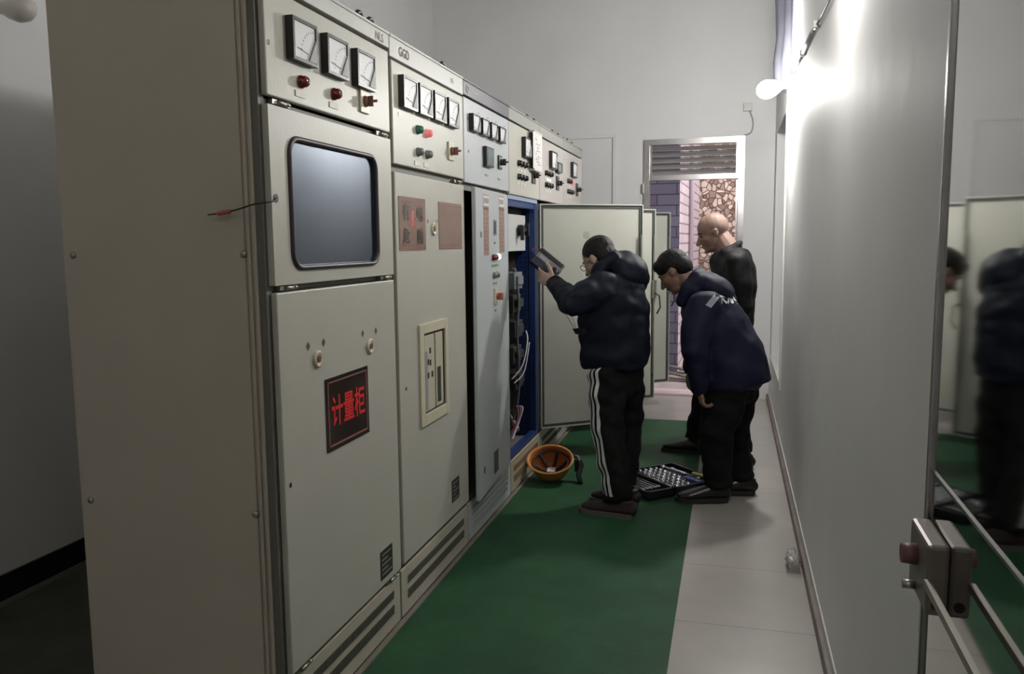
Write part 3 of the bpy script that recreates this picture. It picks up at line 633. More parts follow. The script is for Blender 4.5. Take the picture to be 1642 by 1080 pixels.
def open_cabinet(name, y0, y1, label, front_m, ufl=1.715, inner=blue):
    c = thing(name, (-.33, (y0+y1)/2, 0), label, 'electrical cabinet', 'row of electrical cabinets')
    mb = MB().box(-D, -.03, y0+.002, y0+.014, .02, 2.19).box(-D, -.03, y1-.014, y1-.002, .02, 2.19).box(-D, -D+.015, y0+.014, y1-.014, .02, 2.19).box(-D, -.03, y0+.002, y1-.002, 2.17, 2.195).box(-D, -.02, y0+.014, y1-.014, .02, .20)
    mb.box(-.03, 0, y0+.002, y0+.014, .02, 2.13).box(-.03, 0, y1-.014, y1-.002, .02, 2.13)
    mb.build('body', frame_m, c)
    # inner frame: perforated uprights and rails
    mb = MB()
    for ya, yb in ((y0+.015, y0+.05), (y1-.05, y1-.015)):
        mb.box(-.04, -.002, ya, yb, .205, 1.70); mb.box(-.62, -.58, ya, yb, .205, 1.70); mb.box(-.34, -.30, ya, yb, .205, 1.70)
    mb.box(-.13, -.05, y1-.032, y1-.016, .205, 1.70)
    mb.box(-.04, -.004, y0+.05, y1-.05, .205, .235).box(-.04, -.004, y0+.05, y1-.05, 1.665, 1.705)
    for ya in (y0+.02, y1-.045): mb.box(-.6, -.04, ya, ya+.025, .205, .235).box(-.6, -.04, ya, ya+.025, 1.67, 1.70)
    fm = mb.build('inner_frame', inner, c)
    mb = MB()
    for i in range(46):
        z = .27+i*.031; mb.box(-.075, -.063, y1-.0335, y1-.032, z, z+.014).box(-.10, -.09, y1-.0335, y1-.032, z, z+.010)
    mb.build('perforation', darkgap, fm)
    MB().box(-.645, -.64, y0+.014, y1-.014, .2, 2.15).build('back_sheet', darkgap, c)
    MB().box(.001, .02, y0+.006, y1-.006, 1.725, 2.12, bev=.004).build('instrument_panel', front_m, c)
    fascia(c, y0, y1, mat('shaded grey fascia', (.30, .30, .275), .5), 2.125)  # grey darkened to put the shadow on these fascias into the colour
    return c
c4 = open_cabinet('feeder_cabinet', SE[3], SE[4], 'open cabinet with blue inner frame that the first man is testing', paint)
c5 = open_cabinet('feeder_cabinet', SE[4], SE[5], 'fifth cabinet, pinkish panel with a meter beside a small grey display', paint_pink)
c6 = open_cabinet('feeder_cabinet', SE[5], SE[6], 'last cabinet at the far end of the row', paint_pink)
y0, y1 = SE[3], SE[4]
MB().box(-.008, .008, y0+.02, y1-.02, 1.700, 1.724).build('top_rail', mat('pale blue rail', (.30, .38, .52), .4), c4)
vents(c4, y0, y1, mat('cream plinth', (.42, .38, .28), .5, var=.1), .02, mat('tan vent', (.30, .20, .11), .6))
vents(c5, SE[4], SE[5], paint_side, .02); vents(c6, SE[5], SE[6], paint_side, .02)
make_meter(c4, 4.762, 2.010, .145, .115); make_meter(c5, 5.500, 2.005, .165, .115)
make_meter(c5, 5.685, 1.972, .15, .068, style=1, face=mat('grey display', (.22, .25, .24), .4)); make_meter(c6, 6.255, 2.003, .17, .11)
for c_, yy, lit in ((c4, 4.60, None), (c5, 5.31, 'w'), (c6, 6.06, 'r')):
    for i in range(3):
        make_lamp(c_, yy+i*.075, 1.908, redlit if (lit == 'r' and i == 2) else black, .016)
        make_tag(c_, yy-.01+i*.075, 1.870, .035, .013, whitelit if (lit == 'w' and i > 0) else label_m)  # two strips on the fifth cabinet glow by emissive colour
        make_lamp(c_, yy+i*.075, 1.832, black, .016); make_tag(c_, yy-.01+i*.075, 1.795, .035, .012)
for c_, yy in ((c4, 4.965), (c5, 5.68), (c6, 6.43)): make_switch(c_, yy, 1.865, plate=black, knob=black, s=.085)
for y_ in (5.06,): eyebolt(c4, y_, -.04)
eyebolt(c5, 5.24, -.04); eyebolt(c5, 5.80, -.04); eyebolt(c6, 6.0, -.04); eyebolt(c6, 6.54, -.04)
MB().tube([(-.04, 6.1, 2.2), (-.03, 6.15, 2.24), (-.04, 6.25, 2.22), (-.03, 6.3, 2.25), (-.04, 6.35, 2.2)], .004, 6).build('loose_wire', wire_blk, c6)
_dr, _P, _n, _d = open_door(c4, SE[4]+.01, 36, .755, .235, 1.702); MB().cyl(_P(.335, .006, 1.50), _P(.335, .0068, 1.50), .026, n=24).build('smudge', mat('grey smudge', (.36, .36, .32), .6), _dr); open_door(c5, SE[5]+.0, 38, .79, .235, 1.70); open_door(c6, SE[6]+.0, 37, .85, .235, 1.70)
# insides of C4
o = MB().box(-.075, -.060, y0+.05, 5.075, 1.405, 1.625, bev=.002).build('switch_panel', mat('white panel', (.58, .58, .57), .4), c4)
MB().cyl((-.06, 4.90, 1.53), (-.035, 4.90, 1.53), .035).box(-.035, -.02, 4.87, 5.02, 1.525, 1.545).box(-.035, -.015, 4.855, 4.88, 1.47, 1.56).box(-.035, -.01, 4.96, 4.985, 1.50, 1.575).build('switch_handle', black, o)
MB().box(-.10, -.085, y0+.05, 5.075, 1.63, 1.695).build('dark_plate', darkgap, c4)
for i in range(4): MB().cyl((-.085, 4.72+.03*(i == 0)*-1+.0, 1.645+i*.013), (-.081, 4.72, 1.645+i*.013), .004, n=8).build('terminal', chrome, c4)
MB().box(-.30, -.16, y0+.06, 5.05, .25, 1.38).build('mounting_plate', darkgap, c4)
for i, (z, c_) in enumerate(((1.22, .20), (1.08, .04), (.92, .04), (.76, .05), (.60, .03))):
    MB().box(-.16, -.06-.01*(i % 2), 4.80, 4.99, z-.05, z+.055, bev=.004).box(-.06, -.045, 4.83, 4.96, z-.02, z+.03).build('contactor', mat('contactor %d' % i, (c_*.9, c_*.95, c_), .5), c4)
for i in range(3):
    x = -.10-.02*i; y_ = 4.84+i*.05
    MB().tube(smooth_path([(x+.03, y_, 1.30), (x+.05, y_+.01, 1.12), (x+.045, y_-.01, .9), (x+.05, y_, .7), (x+.04, y_+.02, .5), (x, y_, .30)]), .008, 8).build('cable', mat('grey cable', (.16, .17, .18), .5), c4)
MB().tube(smooth_path([(-.08, 4.78, .62), (-.03, 4.86, .70), (-.02, 4.95, .84), (-.04, 4.99, .90)]), .005, 8).tube(smooth_path([(-.06, 4.76, .60), (-.02, 4.86, .66), (-.01, 4.96, .83)]), .004, 8).build('cable', wire_wht, c4)
for i, m_ in enumerate((mat('red wire', (.22, .06, .06), .5), mat('violet wire', (.16, .10, .17), .5), wire_wht)):
    MB().tube(smooth_path([(-.10+.02*i, 4.70, .26), (-.04, 4.74+.03*i, .36), (-.05+.01*i, 4.80+.02*i, .44), (-.12, 4.86, .40), (-.06, 4.78+.04*i, .30), (-.10, 4.9, .25)]), .006, 6).build('cable', m_, c4)
# paper notice taped over the panels
nt_ = thing('taped_notice', (.03, 4.97, 1.9), 'white paper notice with handwriting taped over the panels of the fourth and fifth cabinets', 'notice')
MB().box(.052, .0528, 4.835, 5.075, 1.900, 2.115).box(.0205, .0528, 5.075, 5.0758, 1.90, 2.115).build('paper', notewhite, nt_)
MB().box(.0205, .0545, 4.865, 5.075, 1.888, 1.9).box(.0205, .0545, 4.865, 5.075, 2.115, 2.125).build('paper_edge', fasc, nt_)
mb = MB()
for a, b, z in ((4.89, 4.95, 2.075), (4.91, 5.03, 2.05), (4.94, 5.0, 2.03), (4.93, 5.02, 2.01), (4.89, 4.93, 1.99), (4.95, 5.04, 1.975), (4.90, 4.99, 1.96), (4.92, 5.0, 1.945), (4.96, 5.05, 1.93)): mb.obox((.0535, (a+b)/2, z), (.0003, 0, 0), (0, (b-a)/2, .002), (0, 0, .0012)); mb.obox((.0535, a+.02, z+.006), (.0003, 0, 0), (0, .0012, 0), (0, 0, .008))
mb.build('handwriting', ink, nt_)
# seal wire with red resistor
sw_ = thing('sealing_wire', (.022, 1.99, 1.58), 'thin wire with a small red tag sticking out of the nearest cabinet door', 'wire')
MB().tube([(.021, 1.992, 1.581), (.035, 1.960, 1.572), (.030, 1.925, 1.566), (.0, 1.915, 1.562), (-.06, 1.925, 1.549), (-.085, 1.93, 1.545)], .0022, 6).tube([(-.115, 1.93, 1.541), (-.15, 1.93, 1.538)], .002, 6).build('wire', wire_blk, sw_)
MB().tube([(-.085, 1.93, 1.545), (-.116, 1.93, 1.541)], .006, 10, dome=True).build('tag', mat('pale red tag', (.45, .10, .09), .4), sw_)

# ============================================================ RIGHT: mirror steel door folded against the wall
dx = 1.535; DP = (dx, 1.43, 0); DA = math.radians(-.9)
RD = lambda mb: rot_mb(mb, DP, DA)
d2 = RD(MB().box(dx, dx+.018, .35, 1.415, .02, 2.6)).build('door_2', mirror, kind='structure', label='dark polished steel door standing open flat against the right wall', origin=(dx, .8, 0))
RD(MB().box(dx-.006, dx+.018, 1.415, 1.431, .02, 2.6, bev=.003)).build('door_edge', steel, d2)
RD(MB().box(dx-.003, dx, .35, 1.415, 1.082, 1.087)).build('bead', steel, d2)
lk = RD(MB().box(dx-.030, dx, 1.270, 1.402, .900, 1.008, bev=.006)).build('rim_lock', mat('lock bronze grey', (.20, .175, .16), .4, .4, var=.1), d2)
RD(MB().cyl((dx-.030, 1.35, .965), (dx-.052, 1.35, .965), .017, .015)).build('lock_knob', mat('dull red knob', (.16, .075, .07), .5), lk)
RD(MB().cyl((dx-.030, 1.35, .915), (dx-.048, 1.35, .915), .007)).build('lock_button', zinc, lk)
RD(MB().cyl((dx-.015, 1.2695, .918), (dx-.015, 1.2685, .918), .008)).build('lock_keyhole', black, lk)
RD(MB().box(dx-.034, dx-.026, .35, 1.270, .945, .957)).build('slide_bar', mat('dull bar', (.33, .31, .27), .45, .5), d2)
RD(MB().box(dx-.026, dx, .62, .65, .943, .959)).build('bar_bracket', zinc, d2)

# ============================================================ LAMPS
def bulb(name, y, z, m, label, wallx, sgn, tilt=.10, L=.17, r=.058):
    t = thing(name, (wallx, y, z), label, 'lamp', None)
    ax = V((sgn, 0, -tilt)).normalized()
    MB().box(min(wallx, wallx+sgn*.012), max(wallx, wallx+sgn*.012), y-.045, y+.045, z-.045, z+.045, bev=.004).lathe([(.030, 0), (.028, .045), (.022, .05)], (wallx+sgn*.01, y, z), ax, 20).build('lamp_holder', ceram, t)
    c0 = V((wallx+sgn*.05, y, z-.05*tilt))
    pr = [(.017, 0), (.020, .02), (.030, .035), (r*.80, .065), (r, .105), (r*.93, .135), (r*.65, .160), (r*.3, .172), (.001, .175)]
    MB().lathe(pr, c0, ax, 24).build('bulb', m, t); return t
bulb('wall_bulb', 5.5, 2.43, bulb_lit, 'glaring lit bulb on the right wall above the window', XW, -1, .22)
bulb('wall_bulb', 2.85, 2.52, mat('lit bulb near', (1, 1, 1), .4, emit=(1, .975, .93), estr=195), 'nearer lit bulb on the right wall', XW, -1, .12)
bulb('wall_bulb', 2.70, 2.40, ceram, 'unlit white bulb on the left wall behind the cabinets', XL, 1, .10, r=.055)
bulb('wall_bulb', -.9, 3.3, mat('added fill bulb', (1, 1, 1), .4, emit=(1, .93, .85), estr=105), 'added unseen fill bulb on the right wall behind the camera', XW, -1, .1)  # invented fixture, brightens the near cabinet side and the left wall
# wiring on the right wall
cd_ = thing('wall_conduit', (XW, 4.2, 2.4), 'grey cable run clipped high along the right wall to the bulb', 'cable')
MB().tube([(XW-.012, 2.95, 2.36), (XW-.012, 3.44, 2.36), (XW-.012, 3.9, 2.385), (XW-.014, 4.05, 2.395)], .006, 8).tube([(XW-.016, 4.05, 2.395), (XW-.016, 4.66, 2.42)], .011, 8).tube([(XW-.012, 4.66, 2.42), (XW-.012, 5.40, 2.47)], .006, 8).build('cable', mat('grey conduit', (.30, .30, .30), .5), cd_)
for y_, z_ in ((3.9, 2.385), (4.62, 2.418), (5.38, 2.468)): MB().box(XW-.03, XW, y_-.012, y_+.012, z_-.014, z_+.016, bev=.003).build('clip', fasc, cd_)
tr = thing('cable_trunking', (.131, YF, 1.4), 'white cable trunking bent down the back wall left of the doorway', 'trunking')
MB().box(-1.2, .148, YF-.022, YF, 2.42, 2.452, bev=.002).box(.118, .148, YF-.022, YF, .1, 2.42, bev=.002).build('channel', wall_m, tr)
jb = thing('junction_box', (1.325, YF, 2.62), 'small white junction box on the back wall above the doorway corner', 'junction box')
MB().box(1.285, 1.36, YF-.04, YF, 2.60, 2.67, bev=.004).build('box', fasc, jb)
MB().tube(smooth_path([(1.34, YF-.01, 2.6), (1.365, YF-.01, 2.53), (1.37, YF-.01, 2.47), (1.35, YF-.01, 2.41), (1.29, YF-.01, 2.39)]), .006, 8).build('wire', mat('grey conduit', (.3, .3, .3)), jb)
# blue grey curtain high on the right wall
mb = MB(); n = 26; vs = []; fs = []
for k_ in range(9):
    z = 2.50+k_*.165; 
    for i in range(n+1):
        t = i/n; th = PI*t
        y_ = 5.78+.50*t; xx = XW-.004-(.085+.010*math.sin(k_*2.1))*math.sin(th)**.6-.010*math.sin(t*22+k_*.3)
        vs.append((xx, y_, z))
for k_ in range(8):
    for i in range(n): a = k_*(n+1)+i; fs.append((a, a+1, a+n+2, a+n+1))
q = len(vs); 
for v in list(vs): vs.append((min(XW-.001, v[0]+.012), v[1], v[2]))
fs += [(q+b, q+a, q+d__, q+c__) for (a, b, c__, d__) in list(fs)]
for k_ in (0, 8):
    for i in range(n): a = k_*(n+1)+i; fs.append((a, a+1, q+a+1, q+a))
mb.add(vs, fs, 0, True).build('rolled_curtain', mat('blue grey cloth', (.10, .10, .125), .8, var=.2), label='blue grey cloth hanging on the right wall above the lit bulb', cat='curtain')

# ============================================================ FLOOR ITEMS
hc = V((.172, 4.74, .118)); up_ = V((.02, -.50, .86)).normalized(); fx = (V((1,0,0))-up_*up_.x).normalized(); fy = up_.cross(fx)
hm = thing('safety_helmet', (.165, 4.74, 0), 'upturned orange safety helmet lying on the green mat by the open cabinet', 'helmet')
def hel(prof, n=36, ex=1.0, ey=1.15):
    vs = [hc+up_*h+fx*r*ey*math.cos(2*PI*j/n)+fy*r*ex*math.sin(2*PI*j/n) for r, h in prof for j in range(n)]
    return vs, [(i*n+j, i*n+(j+1) % n, (i+1)*n+(j+1) % n, (i+1)*n+j) for i in range(len(prof)-1) for j in range(n)]
pr = [(.126, .034), (.124, .040), (.113, .036), (.108, .02), (.104, -.02), (.090, -.062), (.060, -.092), (.025, -.106), (.001, -.108)]
vs, fs = hel(pr); MB().add(vs, fs, 0, True).build('helmet_shell', orange_m, hm)
pi_ = [(.114, .0365), (.110, .033), (.105, .018), (.100, -.02), (.086, -.058), (.056, -.086), (.02, -.099), (.001, -.1)]
vs, fs = hel(pi_); MB().add(vs, fs, 0, True).build('helmet_inside', orange_in, hm)
mb = MB()
for k_ in range(3):
    a = k_*PI/3+.3; pts = []
    for i in range(13):
        t = -1+2*i/12; r_ = .098*abs(t); h = .01-.075*(1-t*t); pts.append(hc+up_*h+(fx*math.cos(a)*1.12+fy*math.sin(a))*(.098*t))
    mb.tube(pts, (.009), 6)
mb.tube([hc+up_*.012+fx*.108*math.cos(2*PI*j/28)+fy*.096*math.sin(2*PI*j/28) for j in range(28)], .006, 6, closed=True).build('harness', mat('dark harness', (.035, .03, .03), .7), hm)
MB().obox(hc+up_*-.055+V((0,-.0,0)), fx*.026, fy*.020, up_*.003).build('inner_label', notewhite, hm)
MB().tube([(.27, 4.80, .16), (.33, 4.80, .155), (.355, 4.78, .11), (.34, 4.76, .05), (.36, 4.72, .012)], [(.010, .022)]*5, 8).obox((.335, 4.79, .10), (.022, 0, 0), (0, .012, 0), (0, 0, .035)).build('chin_strap', wire_blk, hm)
# tool case
A = V((.63, 4.93, 0)); Dd = V((.925, 4.61, 0)); ed = (Dd-A).normalized(); per = V((-ed.y, ed.x, 0))
if per.y < 0: per = -per
LEN = (Dd-A).length
tcs = thing('tool_case', ((A+Dd)/2), 'open black tool case full of chrome tools on the green mat between two men', 'tool case')
def tray(sgn, wd, z0):
    mb = MB(); U = V((0,0,1)); hw = .014
    def b(s0, s1, t0, t1, za, zb, m=0): c_ = A+ed*(s0+s1)/2+per*sgn*(t0+t1)/2+U*(za+zb)/2; mb.obox(c_, ed*(s1-s0)/2, per*(t1-t0)/2, U*(zb-za)/2, m)
    b(0, LEN, 0, wd, z0, z0+.012); b(0, LEN, 0, hw, z0, z0+.05); b(0, LEN, wd-hw, wd, z0, z0+.05); b(0, hw, 0, wd, z0, z0+.05); b(LEN-hw, LEN, 0, wd, z0, z0+.05)
    b(hw, LEN-hw, hw, wd-hw, z0+.012, z0+.026)
    return mb
case_m = mat('case plastic', (.012, .013, .018), .35, bump=.3, bscale=40)
tray(1, .33, .008).build('case_base', case_m, tcs); tray(-1, .19, .008).build('case_lid', case_m, tcs)
MB().tube([A+ed*.02+V((0,0,.058)), Dd-ed*.02+V((0,0,.058))], .006, 8).build('case_hinge', chrome, tcs)
def on_tray(s, t, z=.036): return A+ed*s+per*t+V((0,0,z))
sk = None; cnt = 0
for row, t in enumerate((.045, .085, .125, .165)):
    for i in range(9 if row < 3 else 6):
        s = .05+i*.044; r_ = .010+.0025*((i+row) % 3)
        if sk is None:
            sk = MB().lathe([(.012, 0), (.012, .022), (.0095, .024), (.0075, .022), (.0075, .012), (.001, .012)], (0,0,0), (0,0,1), 12).build('socket', chrome, origin=(0,0,0), label='chrome socket standing in the tray of the open tool case', cat='socket', group='chrome sockets in the tool case'); o = sk
        else: o = sk.copy(); COL.objects.link(o)
        o.location = on_tray(s, t, .036); o.scale = (r_/.012, r_/.012, 1)
def wrench(s, t, ang, L, m=chrome, sgn=1, label='', name='wrench'):
    a = ed*math.cos(ang)+per*math.sin(ang); c_ = on_tray(s, t*sgn*(.8 if sgn < 0 else 1), .043); p = a.cross(V((0,0,1)))
    mb = MB().obox(c_, a*L/2, p*.005, V((0,0,.003)))
    for q_ in (-1, 1):
        e = c_+a*q_*L/2; mb.tube([e+(a*math.cos(x)+p*math.sin(x))*.011 for x in [2*PI*i/10 for i in range(10)]], .004, 6, closed=True)
    mb.build(name, m, label=label, cat='wrench', group='chrome wrenches in the tool case')
for i in range(5): wrench(.22+.01*i, .045+.034*i, .05, .22-.02*i, sgn=-1, label='chrome ring wrench lying in the lid tray of the open tool case')
for i in range(2): wrench(.13+.12*i, .275, .1*i, .12, sgn=1, label='chrome ring wrench lying at the back of the sockets tray')
rt = thing('ratchet_handle', on_tray(.16, .225, .04), 'long chrome ratchet handle at the back of the tool case', 'ratchet')
MB().tube([on_tray(.05, .23, .05), on_tray(.20, .245, .05)], .009, 10, dome=True).build('shaft', chrome, rt); MB().lathe([(.018, -.01), (.02, 0), (.018, .01), (.001, .012)], on_tray(.04, .228, .05), (0,0,1), 16).build('head', chrome, rt)
sd = thing('screwdriver', on_tray(.33, .28, .04), 'screwdriver with yellow handle in the tool case', 'screwdriver')
MB().tube([on_tray(.26, .285, .052), on_tray(.32, .30, .052)], .014, 12, dome=True).build('handle', mat('olive yellow plastic', (.30, .26, .08), .4), sd); MB().tube([on_tray(.33, .302, .052), on_tray(.39, .31, .052)], .0035, 8).build('blade', chrome, sd)
for i in range(6):
    b_ = MB().tube([on_tray(.27+.022*i, .20, .046), on_tray(.27+.022*i, .255, .046)], .006, 8).build('screwdriver_bit', mat('blue steel', (.12, .14, .32), .3, .6), label='bluish screwdriver bit clipped in the middle of the tool case', cat='bit', group='bluish bits in the tool case')
# crumpled plastic cup by the right wall
mb = MB(); n = 14; vs = []; fs = []
for k_ in range(6):
    for j in range(n):
        a = 2*PI*j/n; r_ = .034+.005*(j % 2)+.006*math.sin(k_*2.3+j)
        vs.append((1.505+r_*math.cos(a)*.8, 3.64+.13*k_/5, .036+r_*math.sin(a)*.85+.003*math.sin(j*3+k_)))
for k_ in range(5):
    for j in range(n): fs.append((k_*n+j, k_*n+(j+1) % n, (k_+1)*n+(j+1) % n, (k_+1)*n+j))
mb.add(vs, fs).build('crumpled_cup', mat('dusty translucent plastic', (.28, .26, .235), .35, alpha=.5), label='crumpled clear plastic cup on the tiles against the right wall', cat='cup')

# ============================================================ PEOPLE
def basis(f, lat_hint=None):
    f = V(f).normalized(); u = V((0,0,1)); l = u.cross(f).normalized(); u = f.cross(l).normalized(); return f, l, u
def head_parts(mb, c, f, l, u, s=1.0):
    R = Matrix((f, l, u)).transposed(); E = lambda p, a, b, d_: mb.ell(V(c)+(f*p[0]+l*p[1]+u*p[2])*s, a*s, b*s, d_*s, R)
    E((-.012, 0, .028), .096, .077, .088)          # skull
    E((.022, 0, -.018), .068, .064, .082)          # face
    E((.034, 0, -.074), .046, .044, .040)          # jaw
    E((.068, 0, -.094), .018, .022, .016)          # chin
    E((.074, 0, .020), .014, .046, .011)           # brow
    mb.tube([V(c)+(f*.078+u*.012)*s, V(c)+(f*.096-u*.016)*s, V(c)+(f*.108-u*.034)*s], [.008*s, .010*s, .013*s], 10, dome=True)  # nose
    E((.090, .010, -.038), .010, .008, .007); E((.090, -.010, -.038), .010, .008, .007)
    E((.080, 0, -.058), .014, .024, .007); E((.077, 0, -.068), .013, .021, .008)   # lips
    for q in (-1, 1):
        E((.046, q*.042, -.020), .026, .018, .022) # cheek
        E((-.008, q*.077, -.006), .016, .006, .026); E((-.014, q*.080, .006), .010, .005, .013) # ear
def face_bits(root, c, f, l, u, s=1.0, brow_m=hair_m):
    c = V(c)
    P = lambda p: c+(f*p[0]+l*p[1]+u*p[2])*s
    R = Matrix((f, l, u)).transposed()
    for q in (-1, 1):
        MB().ell(P((.070, q*.030, .002)), .012*s, .013*s, .006*s, R).build('eye', eye_m, root)
        MB().tube([P((.083, q*.014, .022)), P((.082, q*.032, .027)), (P((.070, q*.048, .020)))], .0035*s, 6).build('eyebrow', brow_m, root)
    MB().tube([P((.089, -.018, -.063)), P((.095, 0, -.062)), P((.089, .018, -.063))], [.002*s, .004*s, .002*s], 6).build('mouth', lip_m, root)
def hand_parts(mb, w, d, nrm, side, curl=.5, s=1.0, spread=1.0):
    """w wrist, d pointing direction of the palm, nrm palm normal (where fingers curl to), side = direction of the thumb"""
    w, d, nrm = V(w), V(d).normalized(), V(nrm); nrm = (nrm-nrm.dot(d)*d).normalized(); th = V(side); th = (th-th.dot(d)*d-th.dot(nrm)*nrm).normalized()
    mb.tube([w-d*.03*s, w+d*.01*s, w+d*.045*s, w+d*.082*s], [(.026*s, .019*s), (.030*s, .017*s), (.040*s, .015*s), (.039*s, .012*s)], 14, lat=th, dome=True)
    mb.ell(w+d*.035*s+th*.025*s+nrm*.006*s, .03*s, .016*s, .016*s, Matrix((d, th, nrm)).transposed())
    for i, (off, L) in enumerate(((.030, .072), (.010, .080), (-.010, .074), (-.029, .058))):
        p = w+d*.080*s+th*off*s; a = 0; pts = [p-d*.015*s, p]; dd = (d+th*off*1.2*spread).normalized()
        for k_, fr in enumerate((.45, .30, .25)):
            a += curl*(.55, .75, .5)[k_]*(1+.12*i); p = p+(dd*math.cos(a)+nrm*math.sin(a))*L*fr*s; pts.append(p)
        mb.tube(pts, [.0095*s, .0092*s, .0085*s, .0078*s, .0068*s], 10, dome=True)
    p = w+d*.022*s+th*.030*s+nrm*.006*s; pts = [p]; 
    for L, a, b in ((.036, .75, .25), (.030, .45, .45), (.024, .2, .6)):
        p = p+(d*(1-a*.5)+th*a+nrm*b*curl*1.2).normalized()*L*s; pts.append(p)
    mb.tube(pts, [.0125*s, .0115*s, .010*s, .0085*s], 10, dome=True)
def shoe(root, heel, toe, h=.0, m=None, sm=None, acc=None, w=.047, name='shoe'):
    heel, toe = V(heel), V(toe); d = (toe-heel); L = d.length; d.normalize(); l = V((0,0,1)).cross(d); z0 = heel.z
    P = lambda t, z, q=0: heel+d*L*t+V((0,0,z))+l*q
    mb = MB().tube([P(.02, .045), P(.15, .050), P(.35, .052), P(.55, .044), (P(.78, .034)), P(.95, .028)], [(w*.62, .034), (w*.78, .040), (w*.80, .044), (w*.92, .036), (w*1.0, .026), (w*.70, .018)], 16, lat=l, dome=True)
    mb.tube([P(.16, .05), P(.14, .095)], [(w*.75, .05), (w*.72, .046)], 14, lat=l)
    me = fuse(mb, .0055, 3); base = shift(me, heel)
    o = link(name, me, m, root, heel)
    sb = MB(); out = []
    n = 22
    for i in range(n):
        a = 2*PI*i/n; t = .5-.5*math.cos(a) ; ww = w*(.72+.30*math.sin(min(1, t*1.25)*PI/2*1.2)*(1 if t < .8 else 1-(t-.8)*1.2)); 
        out.append((t, math.copysign(1, math.sin(a))*ww*min(1, (abs(math.sin(a))*1.9)**.6) if abs(math.sin(a)) > 1e-6 else 0))
    vs = [P(-.03+t*1.07, 0, q) for t, q in out]+[P(-.03+t*1.07, .024, q) for t, q in out]
    fs = [(i, (i+1) % n, n+(i+1) % n, n+i) for i in range(n)]+[tuple(range(n-1, -1, -1)), tuple(range(n, 2*n))]
    sb.add(vs, fs).build('sole', sm, o)
    if acc:
        for t in (.45, .55, .65): MB().tube([P(t, .080-.035*(t-.45)*4, -.022), P(t+.01, .092-.035*(t-.45)*4, 0), P(t, .080-.035*(t-.45)*4, .022)], .0035, 6).build('lace', acc, o)
    return o
def wrinkle(amp, sc, quilt=0, q0=0, stretch=(1,1,1)):
    def fn(p):
        d = noise.noise(V((p.x*sc*stretch[0], p.y*sc*stretch[1], p.z*sc*stretch[2])))*amp+noise.noise(p*sc*2.3)*amp*.4
        if quilt: d += (abs(math.sin((p.z-q0+.02*math.sin(p.x*9+p.y*7))*PI/quilt))**.3-.8)*.006
        return d
    return fn
def project_ribbon(bvh, rays, width_vec_fn, name, m, root, off=.0015, origin=(0,0,0)):
    mb = MB(); L_ = []
    for (src, dr_, wv) in rays:
        row = []
        for q in (-1, 1):
            h = bvh.ray_cast(src+wv*q, dr_)
            if h[0] is None: row = None; break
            row.append(h[0]-dr_*off*2)
        if row: L_.append(row)
    vs = [p for r_ in L_ for p in r_]; fs = [(2*i, 2*i+1, 2*i+3, 2*i+2) for i in range(len(L_)-1)]
    if fs: mb.add(vs, fs, 0, True).build(name, m, root)
def cloth(name, mb, voxel, m, root, org, smooth=5, wr=None, label=None):
    me = fuse(mb, voxel, smooth)
    if wr: displace(me, wr)
    bvh = BVHTree.FromPolygons([v.co.copy() for v in me.vertices], [tuple(p.vertices) for p in me.polygons])
    o = link(name, shift(me, org), m, root, org, label=label); return o, bvh

